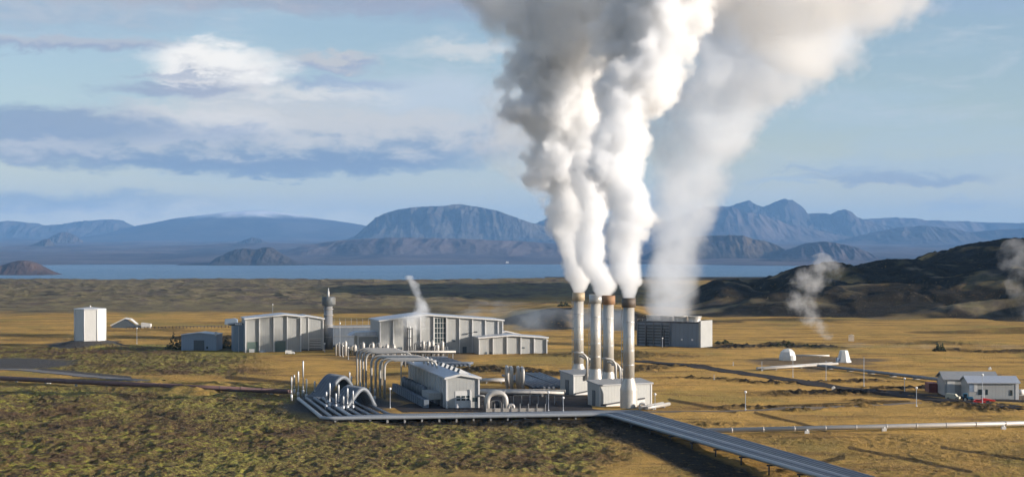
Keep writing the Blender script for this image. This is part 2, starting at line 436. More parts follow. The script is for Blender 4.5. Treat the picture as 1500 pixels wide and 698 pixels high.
# ---------------------------------------------------------------- lake
def water_mat():
    m, nt, out = new_mat('lake_water'); b = NB(nt)
    pos = b.n('ShaderNodeNewGeometry').outputs['Position']
    n = b.noise(b.map(pos, (.004, .012, 1)), 1.0, 6, .7)
    st = b.noise(b.map(pos, (.00012, .0026, 1)), 1.0, 5, .65, .3)
    p = b.n('ShaderNodeBsdfPrincipled')
    b.link(b.mix(b.ss(.4, .62, st), (.05, .125, .21), (.15, .24, .32)), p.inputs['Base Color'])
    b.put(p.inputs['Roughness'], b.lerp(.22, .5, st))
    p.inputs['Specular IOR Level'].default_value = .5
    bu = b.n('ShaderNodeBump'); bu.inputs['Strength'].default_value = 1; bu.inputs['Distance'].default_value = 30
    b.link(n, bu.inputs['Height']); b.link(bu.outputs[0], p.inputs['Normal']); b.link(p.outputs[0], out.inputs[0]); return m
lx = np.linspace(-9000, 9000, 40); ly = np.linspace(3500, 17500, 40)
LX, LY = np.meshgrid(lx, ly)
grid_mesh('lake', LX, LY, np.full_like(LX, -80.0), water_mat())

# ---------------------------------------------------------------- far land and mountains
rock_near = rock_mat('purple_heath', (.085, .068, .072), (.135, .105, .10), (.040, .034, .040), .0011, bump=60)
rock_blue = rock_mat('far_rock', (.05, .045, .05), (.085, .07, .068), (.035, .032, .036), .0009, bump=120)
rock_table = rock_mat('table_rock', (.035, .033, .036), (.10, .085, .07), (.028, .026, .030), .002, bump=70)
rock_snow = rock_mat('shield_rock', (.05, .046, .052), (.08, .07, .07), (.04, .038, .044), .0007, top=(.75, .75, .78), topz=(700, 900), bump=60)
rock_dark = rock_mat('dark_hill_rock', (.035, .03, .028), (.06, .048, .04), (.10, .075, .05), .004, bump=25)
rock_cone = rock_mat('cone_rock', (.07, .045, .035), (.10, .065, .05), (.05, .035, .03), .006, bump=12)

fx = np.linspace(-.42, .42, 700)
fy = np.concatenate([np.linspace(13800, 16500, 60), np.linspace(16700, 46000, 220)])
FY, FT = np.meshgrid(fy, fx, indexing='ij'); FX = FY*FT
shore = 15300+fbm(FX/2500, FX*0+3.3, 4, 51)*2600-1500*np.exp(-((FX-1900)/900)**2)
t = sstep(0, 1, (FY-shore)/500)
base = -95+17*t+np.clip((FY-shore), 0, 1e9)*.0138
fz = base+t*(fbm(FX/1700, FY/2200, 5, 52)*46*sstep(15500, 20000, FY)+(1-np.abs(fbm(FX/3800, FY/3000, 4, 53))*2.5)*30*sstep(16000, 21000, FY))
# long low swell in the middle distance
fz += t*95*np.exp(-((FX-(-700))/1900)**2-((FY-20500)/1300)**2)
fz += t*60*np.exp(-((FX-(-2700))/2400)**2-((FY-23500)/900)**2)
grid_mesh('far_shore', FX, FY, fz, rock_near)

def mountain(name, Y, prof, depth, mat, base_z, rough=1.0, seed=0, n=260, flat=.25, front=None, gully=.18, sharp=1.0):
    gully *= .6
    """heightfield mountain: crest heights from the profile, real depth front and back, eroded flanks"""
    pr = [((px-750)/F*Y, ZP(py, Y)) for px, py in prof]
    xs = np.array([p[0] for p in pr]); zs = np.array([p[1] for p in pr])
    X1 = np.linspace(xs[0], xs[-1], n); ny = max(60, n//3)
    V = np.linspace(-1, 1, ny); VV, XX = np.meshgrid(V, X1, indexing='ij')
    crest = np.interp(XX, xs, zs)-base_z
    if seed in (6, 4): crest = crest+(np.abs(fbm(XX/420, XX*0+7.7, 4, 99))*-70+14)*sstep(.3, .7, crest/crest.max())
    span = (xs[-1]-xs[0])
    warp = fbm(XX/(depth*.5), VV*1.3, 4, 60+seed)*.35
    v = np.clip(np.abs(VV+warp*(1-np.abs(VV))), 0, 1)
    fall = 1-sstep(flat, 1.0, v)**sharp
    gul = np.abs(fbm(XX/(depth*.22)+warp*1.5, VV*1.1, 5, 70+seed))*2.2
    hh = crest*fall*(1-gully*gul*sstep(.04, .35, v)*2.0)
    hh += rough*fbm(XX/(depth*.12), VV*3, 5, 80+seed)*crest.max()*.045*sstep(.0, .2, v)
    edge = np.minimum(1, np.minimum(XX-xs[0], xs[-1]-XX)/(span*.02))
    hh = np.minimum(hh, crest*1.0+2)*edge
    YY = Y+VV*depth+fbm(XX/(depth*.8), XX*0, 3, 90+seed)*depth*.25*(1-VV*VV)
    return grid_mesh(name, XX*(YY/Y)**0.0, YY, base_z-6+hh, mat)
MN = 'mountain'
mountain(MN, 44000, [(-130, 352), (-60, 334), (0, 326), (14, 323), (28, 324), (40, 329), (52, 326), (64, 331), (82, 329), (100, 328), (125, 324), (150, 322), (168, 321), (182, 325), (198, 334), (215, 341), (240, 350)], 2600, rock_blue, 250, seed=1, n=420)
mountain(MN, 43000, [(120, 352), (170, 341), (200, 333), (235, 326), (270, 320), (300, 316), (330, 312), (350, 309), (372, 307.5), (392, 308), (412, 311), (440, 315), (480, 321), (520, 327), (560, 334), (620, 343), (680, 352)], 6500, rock_snow, 240, .4, seed=2, n=420, flat=.0, gully=.04)
mountain(MN, 30000, [(495, 356), (510, 350), (524, 344), (534, 336), (541, 328), (552, 318), (566, 311), (585, 306), (605, 303), (625, 302), (650, 301.5), (664, 299), (674, 298), (686, 300), (705, 303), (728, 308), (745, 314), (762, 321), (778, 326), (800, 331), (830, 337), (870, 348), (900, 354)], 1700, rock_table, 130, 1.2, seed=3, n=420, flat=.28, gully=.2, sharp=.8)
mountain(MN, 36000, [(700, 352), (745, 340), (770, 329), (788, 326), (800, 319), (812, 312), (822, 309), (836, 312), (850, 320), (880, 327), (930, 325), (960, 320), (1000, 328), (1040, 345)], 1500, rock_blue, 200, seed=4, n=360)
mountain(MN, 34000, [(930, 352), (960, 338), (985, 322), (1010, 311), (1030, 303), (1045, 301), (1062, 303), (1080, 307), (1110, 316), (1150, 328), (1200, 340), (1270, 352)], 2400, rock_near, 170, seed=5, n=360, gully=.22)
mountain(MN, 37000, [(1020, 350), (1045, 322), (1060, 306), (1070, 302), (1080, 297), (1090, 293.5), (1097, 293), (1104, 297), (1112, 301), (1120, 302), (1130, 298), (1140, 293), (1147, 291), (1153, 293), (1159, 293), (1166, 297), (1174, 301), (1179, 306), (1183, 311), (1195, 311), (1207, 312), (1218, 314), (1226, 309), (1234, 307), (1243, 310), (1250, 317), (1262, 322), (1285, 327), (1320, 333), (1370, 341), (1420, 352)], 2000, rock_blue, 200, 1.5, seed=6, n=520, flat=.02, gully=.25)
mountain(MN, 42000, [(1180, 340), (1230, 322), (1260, 320.5), (1300, 318.5), (1320, 319), (1350, 322), (1400, 324), (1460, 326), (1540, 327), (1620, 332), (1700, 350)], 3500, rock_near, 250, .8, seed=7, n=360)
mountain(MN, 31000, [(1200, 356), (1250, 347), (1290, 338), (1320, 332), (1345, 330), (1380, 333), (1420, 340), (1460, 336), (1500, 334), (1560, 338), (1640, 356)], 1800, rock_blue, 140, seed=8, n=360, gully=.25)
MH = 'far_hill'
mountain(MH, 17500, [(930, 386), (955, 366), (985, 352), (1010, 346), (1040, 344), (1060, 343.5), (1085, 344), (1105, 350), (1128, 354), (1150, 366), (1180, 384)], 900, rock_dark, -70, seed=9, n=300, gully=.2)
mountain(MH, 17000, [(1100, 388), (1130, 376), (1150, 368), (1172, 358), (1190, 354), (1205, 352.5), (1220, 354), (1236, 357), (1252, 362), (1268, 370), (1285, 380), (1300, 388)], 800, rock_near, -76, seed=10, n=300, gully=.22)
mountain(MH, 15800, [(1060, 392), (1090, 381), (1130, 378), (1180, 379), (1230, 380), (1270, 384), (1310, 392)], 500, rock_dark, -86, seed=11, n=260)
mountain(MH, 14800, [(255, 389), (268, 385.5), (290, 384), (315, 382), (322, 375), (335, 370), (348, 364), (358, 362.5), (370, 364), (378, 364), (386, 361), (396, 360.5), (404, 366), (412, 371), (424, 378), (440, 385), (470, 388), (520, 390)], 520, rock_dark, -84, seed=12, n=300, gully=.2)
mountain(MH, 19500, [(380, 385), (420, 368), (450, 358), (480, 353), (520, 349), (600, 347), (680, 349), (760, 352), (840, 358), (920, 372), (960, 385)], 1500, rock_near, -40, seed=13, n=360, gully=.12)
mountain(MH, 30000, [(66, 352), (76, 345), (88, 340), (98, 339), (108, 343), (120, 352)], 350, rock_blue, 110, seed=14, n=120, flat=.05)
mountain(MH, 25000, [(10, 364), (28, 360), (44, 359), (56, 354), (66, 349), (72, 349), (80, 362)], 350, rock_dark, 60, seed=15, n=120, flat=.05)
mountain(MH, 27000, [(340, 357), (356, 351), (370, 347), (382, 349), (394, 356)], 350, rock_blue, 90, seed=16, n=120, flat=.05)
mountain('island', 9135, [(-40, 403), (-12, 394), (5, 386), (20, 381), (32, 379.5), (42, 380), (52, 383), (66, 391), (80, 398), (92, 403)], 230, rock_cone, -82, .6, seed=17, n=200, flat=.15, gully=.04)
mountain('hill', 3100, [(-60, 430), (-20, 408), (0, 404), (8, 404.5), (18, 409), (32, 416), (48, 423)], 60, rock_mat('red_scoria', (.16, .06, .035), (.12, .06, .045), (.07, .04, .03), .03, bump=3), -8, seed=18, n=140)

# ================================================================ things
def pole(px, py, top, label, head='ball', lean=0, name='lamp_pole'):
    p = W(px, py); h = H-(top-YH)*p.y/F
    p.z = gz(p.x, p.y)-.3
    o = empty(name, label, 'lamp post', p, 0, 'lamp poles around the plant')
    MB().lathe([(.24, 0), (.22, .6), (.11, .7), (.09, h)], n=8).build('mast', M['pole'], o)
    if head == 'ball':
        MB().lathe([(.04, h-.1), (.32, h+.05), (.42, h+.35), (.30, h+.65), (.05, h+.75)], n=10).build('lamp_head', M['lamp'], o)
    elif head == 'arm':
        MB().tube([(0, 0, h-.1), (.3, 0, h+.15), (1.1, -.2, h+.25)], .07, 6).build('arm', M['pole'], o)
        MB().box(.8, 1.7, -.45, .05, h+.12, h+.34).build('lamp_head', M['lamp'], o)
    elif head == 'bar':
        MB().box(-1.6, 1.6, -.12, .12, h-.15, h+.05).build('crossbar', M['pole'], o)
        for k in (-1.3, -.45, .45, 1.3):
            MB().box(k-.3, k+.3, -.45, -.1, h-.05, h+.5).build('floodlight', M['lamp'], o)
    return o
POLES = [(200.5, 503, 480, 'thin pole rising from the brush right of the white tower', 'ball'),
 (349.6, 515, 474, 'tall floodlight mast at the left corner of the left turbine hall', 'bar'),
 (399.4, 481, 446, 'far thin mast standing up behind the left turbine hall roof', 'ball'),
 (475.6, 515, 503, 'short lamp pole between the left turbine hall and the round tower', 'ball'),
 (498, 521, 473, 'tall lamp mast in front of the low dark wing right of the round tower', 'ball'),
 (495.3, 520, 505, 'short pole on the grass edge below the round tower', 'ball'),
 (502.5, 522, 506, 'short pole just right of the tall mast below the low dark wing', 'ball'),
 (510.3, 526, 509, 'short pole at the top of the golden bank near the pipe racks', 'ball'),
 (600.3, 517, 468, 'tall mast in front of the main hall beside the small steam jet', 'ball'),
 (571.5, 597, 569, 'white globe lamp on the strip of golden grass left of the long pump house', 'ball'),
 (803.5, 601, 574, 'taller globe lamp on the asphalt yard left of the stacks', 'ball'),
 (825, 601.5, 582, 'shorter globe lamp on the asphalt yard nearest the stacks', 'ball'),
 (970.4, 508, 495, 'lamp standing in front of the shaded cooling tower wall', 'ball'),
 (959.5, 599, 577, 'lamp pole on the grass right of the front stack base', 'ball'),
 (1074, 535, 528, 'short pole left of the two steam well domes', 'none'),
 (1116, 543, 528, 'pole at the left end of the well pipes', 'none'),
 (1161.5, 552, 526, 'thin pole below the faceted well dome', 'none'),
 (1210, 559, 527, 'thin pole beside the dark road between the two well domes', 'none'),
 (1265.5, 567, 523, 'thin pole right of the tapered well dome', 'none'),
 (1092, 600, 574, 'small globe lamp on the thin track in the golden field', 'ball'),
 (1325, 576, 554, 'roadside pole left of the dark red container', 'ball'),
 (1342.5, 594, 567, 'globe lamp at the near edge of the road by the workshop', 'ball'),
 (1439, 592, 550, 'tall lamp pole in front of the workshop wall by the red car', 'ball'),
 (1046, 556, 547, 'short marker pole beside the dark road right of the front stack', 'none')]
for P_ in POLES: pole(P_[0], P_[1], P_[2], P_[3], P_[4])

def hall(px, py, length, depth, eave, peak, peakx, label, name, bays, rot=ROT, wall='panel', fin=.85, glass_bay=None, over=.5, back_eave=None, trim='trim', roof='roof', finw=.45):
    """gabled sheet-metal hall; origin at the front left corner, front along +x, depth along +y; the gable faces front"""
    o = empty(name, label, 'building', W(px, py), rot)
    L, D = length, depth
    MB().prism([(0, -.5), (L, -.5), (L, eave[1]), (peakx, peak), (0, eave[0])], 0, D).build('wall', M[wall], o)
    t_ = .55
    r = MB().prism([(-over, eave[0]+.02), (peakx, peak+.03), (L+over, eave[1]+.02), (L+over, eave[1]+t_), (peakx, peak+t_), (-over, eave[0]+t_)], -fin-.35, D+over)
    rf = r.build('roof', M[roof], o)
    e = MB().prism([(-over-.04, eave[0]-.12), (peakx, peak-.10), (L+over+.04, eave[1]-.12), (L+over+.04, eave[1]+t_+.03), (peakx, peak+t_+.03), (-over-.04, eave[0]+t_+.03)], -fin-.62, -fin-.36)
    e.build('fascia', M[trim], rf)
    def top(x): return eave[0]+(peak-eave[0])*x/peakx if x < peakx else eave[1]+(peak-eave[1])*(L-x)/(L-peakx)
    for x in bays:
        x0 = min(max(x-finw/2, 0), L-finw)
        MB().box(x0, x0+finw, -fin, .0, -.4, top(x)-.5).build('fin', M[trim], o)
    if glass_bay:
        x0, x1, z0, z1 = glass_bay
        g = MB().box(x0, x1, -.12, -.02, z0, z1).build('window', M['glass'], o)
        f = MB()
        for k in range(5): xx = x0+(x1-x0)*k/4; f.box(xx-.09, xx+.09, -.22, -.13, z0, z1)
        for k in range(7): zz = z0+(z1-z0)*k/6; f.box(x0, x1, -.235, -.225, zz-.09, zz+.09)
        f.build('frame', M['trim'], g)
    return o
def on_front(o, name, x0, x1, z0, z1, mat, y=-.12, t=.1):
    return MB().box(x0, x1, y-t, y, z0, z1).build(name, M[mat], o)

# --- main turbine hall
k_ = 3.06
h = hall(556, 518, 60.5, 30, (15.6, 15.4), 18.3, 22.5, 'long light grey main turbine hall with a glazed bay in the middle', 'turbine_hall',
         [0, 6.6, 13.4, 19.8, 26.3, 32.6, 38.9, 45.3, 51.7, 58.0, 60.3], glass_bay=(26.7, 32.2, 2.6, 17.0))
on_front(h, 'door', 40.5, 42.5, -.2, 3, 'darkdoor'); on_front(h, 'door', 9.0, 11.0, -.2, 3.2, 'darkdoor')
on_front(h, 'vent', 35.5, 36.7, 5.5, 6.6, 'darkdoor'); on_front(h, 'vent', 50.2, 51.2, 7.0, 8.0, 'darkdoor')
sg = MB().tube([(42.6, -.5, 9.3), (46.6, -2.6, 10.2)], .1, 6).build('bracket_arm', M['dark'], h)
MB().box(45.6, 47.2, -3.0, -2.2, 9.9, 10.5).build('floodlight', M['dark'], h)
# side wing behind on the right
h2 = hall(735, 507, 24, 12, (7.0, 2.6), 7.6, 2.0, 'low lean-to wing with a sloping roof at the right end of the main hall', 'service_wing', [0, 12, 23.6], fin=.3)
# annex
h3 = hall(701, 518.5, 33.6, 16, (7.6, 7.4), 8.7, 16, 'low grey annex with five bays in front of the main hall', 'annex_building', [0, 7.0, 13.8, 20.6, 27.2, 33.4], fin=.95)
on_front(h3, 'door', 3.0, 4.2, -.1, 1.1, 'darkdoor'); on_front(h3, 'door', 5.4, 6.4, -.1, 1.0, 'darkdoor'); on_front(h3, 'vent', 21.4, 22.6, 2.5, 3.2, 'darkdoor')
# --- left turbine hall : stepped block
h4 = hall(359, 515.5, 27.2, 22, (16.0, 17.0), 17.9, 19.5, 'left turbine hall with tall white fins and green garage doors', 'turbine_hall', [0, 6.9, 13.9, 20.4, 27.1], fin=1.0)
on_front(h4, 'garage_door', 1.1, 6.2, -.3, 5.0, 'greendoor'); on_front(h4, 'garage_door', 14.6, 19.6, -.3, 5.3, 'greendoor')
on_front(h4, 'sign_panel', 1.8, 4.4, -.2, 1.6, 'trim', -1.2)
on_front(h4, 'bench', 6.9, 10.2, -.1, .9, 'bluewall', -1.4)
hb = hall(440, 513, 11.5, 18, (16.6, 15.4), 16.9, 3, 'narrow side block with louvred door joined to the left turbine hall', 'side_block', [0, 4.0, 11.3], fin=.5)
lv = on_front(hb, 'louvre', 4.4, 10.2, .8, 6.0, 'steel'); mbl = MB()
for k in range(6): mbl.box(4.5, 10.1, -.3, -.24, 1.1+k*.82, 1.4+k*.82)
mbl.build('slat', M['dark'], lv)
on_front(hb, 'plinth', .3, 11.0, -.4, .7, 'dark', -.3)
o = empty('lean_to', 'narrow dark blue lean-to against the left wall of the left turbine hall', 'building', W(342, 514), ROT)
MB().prism([(0, -.4), (5, -.4), (5, 13.2), (0, 12.6)], 0, 14).build('wall', M['bluewall'], o)
MB().prism([(-1.8, 12.62), (5.2, 13.22), (5.2, 13.7), (-1.8, 13.1)], -.3, 14.3).build('roof', M['dark'], o)
# stuff at the doors
def small_van(px, py, label, rz, name='parked_van', body='cream', s=1.0, g=None):
    o = empty(name, label, 'van', W(px, py), rz, g)
    MB().prism([(-2.3, .35), (2.3, .35), (2.3, 1.0), (1.5, 1.15), (.9, 1.9), (-2.25, 1.95), (-2.35, 1.2)], -.9, .9).build('body', M[body], o)
    MB().prism([(.75, 1.2), (1.4, 1.2), (.88, 1.8), (.75, 1.8)], -.93, .93).build('side_window', M['glass'], o)
    for x in (-1.4, 1.4):
        for y in (-.85, .85):
            w = MB().tube([(x, y-.12, .38), (x, y+.12, .38)], .38, 12).build('wheel', M['tyre'], o)
            MB().tube([(x, y-.14, .38), (x, y+.14, .38)], .18, 8).build('rim', M['steel'], w)
    o.scale = (s, s, s); return o
small_van(425, 518.5, 'small white van parked at the foot of the left turbine hall', R(8), body='white')

# --- low dark wing between the halls
o = empty('linking_block', 'long low dark grey flat roofed block between the round tower and main hall', 'building', W(482, 508), ROT)
MB().box(0, 25, 0, 12, -.4, 9.8).build('wall', M['lowwall'], o)
MB().box(-.3, 25.3, -.3, 12.3, 9.8, 10.6).build('roof', M['roofgrey'], o)
MB().box(.2, 24.8, -.3, -.02, 5.2, 6.0).build('cornice', M['darkpipe'], o)
rl = MB()
for k in range(9): rl.box(1+k*3, 1.1+k*3, 11.8, 11.9, 10.6, 14.2)
rl.build('roof_rail', M['pole'], o)
o = empty('porch_building', 'small white porch building with a blue roof left of the main hall', 'building', W(523, 517), ROT)
MB().box(0, 13.4, 0, 10, -.4, 8.4).build('wall', M['panel'], o)
MB().prism([(-3.5, 8.45), (14, 8.45), (12, 10.6), (-1, 10.2)], -1.2, 11).build('roof', M['roof'], o)
for x in (.1, 10.3): MB().box(x, x+.7, -1.0, -.3, -.4, 8.4).build('column', M['trim'], o)
MB().box(-.2, 11.2, -1.25, -.9, 7.9, 8.42).build('beam', M['trim'], o)
on_front(o, 'door', 4.2, 6.4, -.2, 3.4, 'darkdoor')

# --- round tower
p = W(481, 511)
o = empty('round_tower', 'tall round grey tower with a wide dark head and antenna', 'tower', p)
MB().lathe([(2.35, -.5), (2.3, 12), (2.15, 12.05), (2.1, 22)], n=24).build('shaft', M['towergrey'], o)
for z in (6, 12, 17, 20): MB().lathe([(2.5, z), (2.5, z+.35)], n=24).build('ring', M['concrete'], o)
MB().lathe([(2.2, 21.6), (3.2, 22.2), (3.2, 26.0), (2.9, 26.3)], n=24).build('head', M['towerdark'], o)
MB().box(1.4, 3.6, -2.2, -1.0, 22.6, 25.8).build('equipment_cabinet', M['steel'], o)
MB().lathe([(.5, 26.2), (.5, 29), (.25, 29.1), (.2, 30.6)], n=8).build('antenna', M['white'], o)

# --- white faceted tower on its mound
p = W(132, 499, 2.6); p.z = 2.6
o = empty('storage_tower', 'tall white faceted tower standing alone on a dark mound', 'tower', p, R(8))
n = 8; r_ = 8.5; o.rotation_euler.z = R(38)
MB().lathe([(r_, -1.5), (r_, 16.2)], n=n, smooth=False).build('wall', M['white'], o)
MB().lathe([(r_+.25, 16.2), (r_+.25, 16.8), (.8, 17.6)], n=n, smooth=False).build('roof', M['trim'], o)
MB().lathe([(.5, 17.4), (.5, 18.2), (.1, 18.4)], n=8).build('roof_vent', M['steel'], o)
for i in range(n):
    a = 2*math.pi*i/n; c, s = math.cos(a), math.sin(a)
    MB().lathe([(.22, -1.4), (.22, 16.1)], (r_*c*1.005, r_*s*1.005, 0), 6).build('corner_trim', M['trim'], o)

# --- blue grey shed
p = W(265.5, 512.5)
o = empty('blue_shed', 'small blue grey shed with a dark garage door', 'shed', p, R(-3))
MB().prism([(0, -.4), (17.6, -.4), (17.6, 7.6), (9, 8.5), (0, 7.4)], 0, 14).build('wall', M['bluewall'], o)
MB().prism([(-.3, 7.45), (9, 8.55), (17.9, 7.65), (17.9, 7.95), (9, 8.85), (-.3, 7.75)], -.5, 14.4).build('roof', M['roof'], o)
on_front(o, 'garage_door', 6.3, 11.6, -.2, 5.0, 'darkdoor', -.02); on_front(o, 'window', 12.6, 13.5, .8, 1.9, 'glass', -.02)
MB().box(16.9, 17.7, -.3, .6, 7.2, 9.2).build('chimney', M['trim'], o)

def bush(px, py, w, hgt, label, seed, col_, grp=None, name='bush', dep=None):
    rr = random.Random(seed); p = W(px, py); p.z = gz(p.x, p.y)-.2
    mb = MB(); dep = dep or w*.6
    for k in range(520):
        u = rr.uniform(-1, 1); v = rr.uniform(-1, 1); q = 1-.75*(u*u)-.15*v*v
        z = hgt*q*rr.uniform(.05, 1)*(.8+.35*math.sin(u*7+seed)); c = Vector((u*w/2, v*dep/2, max(z, .1)))
        s = rr.uniform(.25, .6)
        a = Vector((rr.uniform(-1, 1), rr.uniform(-1, 1), rr.uniform(-1, 1))).normalized()
        b_ = a.orthogonal().normalized()*s; c2 = a.cross(b_).normalized()*s*.7
        mb.add([c+b_, c+c2, c-b_, c-c2], [(0, 1, 2, 3)])
    o = mb.build(name, col_, None); o.location = p
    return tag(o, label, 'bush', grp)
M['leaf'] = paint('scrub_leaf', (.055, .06, .025), .8, 0, .35, 1.0, False)
bush(257, 511.5, 9, 8.5, 'dark bushy thicket against the left side of the blue shed', 3, M['leaf'], dep=9)
bush(332, 509, 7, 5, 'dark scrub between the blue shed and the left turbine hall', 8, M['leaf'], dep=9)
for i, (px, py, w, hh_, lb) in enumerate([(1140, 508, 8, 2.2, 'small dark bush behind the faceted well dome'), (1156, 507, 6, 2, 'low bush above the faceted well dome'), (1185, 508, 9, 1.8, 'bush in the scrub row between the two well domes'),
        (1376, 514, 6, 4.5, 'lone dark tree stump like bush on the pale steaming ground'), (826, 464, 10, 4, 'dark bush in the scrub left of the first stack'), (1060, 503, 10, 2.2, 'low green bush right of the cooling tower')]):
    bush(px, py, w, hh_, lb, 20+i, M['leaf'])

# --- little things on the far field
p = W(163, 480)
o = empty('tilted_shelter', 'small dark shelter with a white tilted roof on the far golden field', 'shed', p, R(5))
MB().prism([(0, -.5), (15, -.5), (15, .8), (8.5, 5.6), (0, 1.2)], 0, 8).build('wall', M['darkdoor'], o)
MB().prism([(-.5, 1.3), (8.5, 5.8), (12, 5.2), (16, 2.0), (16, 2.4), (12, 5.8), (8.5, 6.4), (-.5, 1.9)], -.6, 8.6).build('roof', M['white'], o)
MB().box(15, 20, 1, 5, -.4, 1.6).build('side_wing', M['panel'], o)
o = MB().prism([(-3, -.4), (3, -.4), (3, 2.6), (-3, 3.4)], 0, 4).build('white_cabin', M['white']); o.location = W(213.5, 480); tag(o, 'tiny white cabin right of the tilted shelter', 'cabin')
o = MB().prism([(-4, -.4), (4, -.4), (4, 3.3), (2, 4.2), (-4, 3.6)], 0, 5).build('field_hut', M['bluewall']); o.location = W(338, 475); tag(o, 'small dark hut on the field just left of the left turbine hall roof', 'hut')
fr = empty('field_fence', 'long dark line of fence across the golden field behind the blue shed', 'fence', W(180, 482))
fa, fb = W(185, 481.5), W(335, 479.5)
for k in range(30):
    q = fa.lerp(fb, k/29)-fr.location; MB().box(q.x-.15, q.x+.15, q.y-.15, q.y+.15, -.3, 1.5).build('post', M['dark'], fr)
MB().tube([fa-fr.location+Vector((0, 0, 1.2)), fb-fr.location+Vector((0, 0, 1.2))], .14, 5).build('rail', M['dark'], fr)

# --- cooling tower
p = W(1026, 508.5)
th = R(-33)
o = empty('cooling_tower', 'dark blocky cooling tower giving off a wide pale plume', 'cooling tower', p, th)
Lx = 36.5; Wd = 12.5
MB().box(-Lx, 0, 0, Wd, -.5, 12.2).build('wall', M['tower_wall'], o)
MB().box(-.8, .35, -.35, Wd+.35, -.5, 13.6).build('end_wall', M['panel'], o)
MB().box(-Lx-.2, -.8, -.25, Wd+.25, 12.2, 12.8).build('roof_deck', M['dark'], o)
lv = MB()
for k in range(7): lv.box(-Lx+.3, -17.5, -.22, -.02, 1.0+k*1.5, 1.9+k*1.5)
lv.build('louvre', M['darkdoor'], o)
for k in range(5):
    MB().box(-Lx+k*4.7, -Lx+.4+k*4.7, -.9, -.23, -.4, 12.3).build('strut', M['darkpipe'], o)
MB().tube([(-Lx+6, -.9, 10), (-Lx+6, -1.8, 10), (-Lx+6, -1.8, 0)], .35, 8, .6).build('riser_pipe', M['dark'], o)
MB().tube([(-20, -.9, 8), (-20, -1.8, 8), (-20, -1.8, 0)], .35, 8, .6).build('riser_pipe', M['dark'], o)
for k in range(4):
    MB().lathe([(3.4, 12.7), (3.1, 13.4), (3.5, 15.4), (3.6, 15.6), (3.3, 15.6), (3.0, 13.6)], (-Lx+5.5+k*8.2, Wd/2, 0), 24, cap=False).build('fan_stack', M['steel'], o)
rl = MB()
for k in range(13): rl.box(-Lx+k*2.9, -Lx+.12+k*2.9, -.15, -.03, 12.8, 14.0)
rl.box(-Lx, -1, -.14, -.04, 13.9, 14.05); rl.build('railing', M['pole'], o)
for x in (-11, -5): MB().box(x, x+.8, -.3, -.02, 3.4, 4.2).build('wall_lamp', M['lamp'], o)

# ================================================================ stacks
def stack(px, topy, Y, capmat, label, cone_h=7.3, base_r=2.75, capr=2.25):
    hh = 34.7
    o = empty('chimney_stack', label, 'chimney', AT(px, Y), 0, 'four steam stacks')
    MB().lathe([(base_r, -.5), (base_r, 5.6), (base_r, 5.9), (1.82, 9.2), (1.80, 9.4)], n=28, cap=False).build('base', M['steel'], o)
    sh = MB().lathe([(1.80, 9.3), (1.76, hh-2.9)], n=28).build('shaft', M['steel'], o)
    for z in (13.5, 18, 22.5, 27): MB().lathe([(1.86, z), (1.88, z+.1), (1.86, z+.22)], n=28, cap=False).build('flange', M['pole'], sh)
    MB().lathe([(1.7, hh-3.0), (capr, hh-2.9), (capr, hh), (capr-.25, hh), (capr-.35, hh-2.4)], n=28, cap=False).build('cap', M[capmat], o)
    ld = MB()
    for s in (-.45, .45): ld.box(-2.35, -2.2, s-.05, s+.05, 2, hh-3)
    for k in range(58): ld.box(-2.32, -2.24, -.44, .44, 2.2+k*.5, 2.28+k*.5)
    for k in range(6): ld.box(-2.35, -1.7, -.5, .5, 10+k*3.8, 10.25+k*3.8)
    ld.build('ladder', M['pole'], o); return o
stack(847.5, 428, 631, 'captan', 'tan capped steam stack, leftmost and farthest of the four')
stack(872.5, 431, 604, 'capsilver', 'silver capped steam stack standing second from the left')
stack(891.3, 432, 590, 'caprust', 'rusty brown capped steam stack, third from the left')
stack(921, 436, 561, 'capdark', 'dark brown capped steam stack, rightmost and nearest of the four')

def silencer_house(px, py, L, D, hh, label):
    """box house: front left corner at px,py; front faces the camera side"""
    o = empty('silencer_house', label, 'building', W(px, py), R(27), 'box houses under the stacks')
    MB().prismx([(0, -.4), (D, -.4), (D, hh+.9), (0, hh)], 0, L).build('wall', M['panel'], o)
    rf = MB().prismx([(-.5, hh-.02), (D+.4, hh+1.0), (D+.4, hh+1.45), (-.5, hh+.42)], -.4, L+.4).build('roof', M['roofgrey'], o)
    for x in (0, L*.42, L-.35): MB().box(x-.02, x+.37, -.16, .02, -.4, hh-.05).build('corner_trim', M['trim'], o)
    MB().box(-.15, -.02, D*.35, D*.60, 0, 5.0).build('door', M['darkdoor'], o)
    MB().prism([(.5, .25), (L*.85, 1.9), (L*.85, 2.3), (.5, .65)], -.7, -.05).build('ramp_rail', M['dark'], o)
    MB().prism([(.5, -.4), (L*.85, -.4), (L*.85, 1.8), (.5, .2)], -.6, -.02).build('ramp', M['trim'], o)
    return o
silencer_house(840, 578, 13.5, 9.5, 6.6, 'grey box house with a dark door below the two far stacks')
silencer_house(878, 595, 19.5, 7.5, 6.6, 'grey box house with a dark door wrapping the front stack')

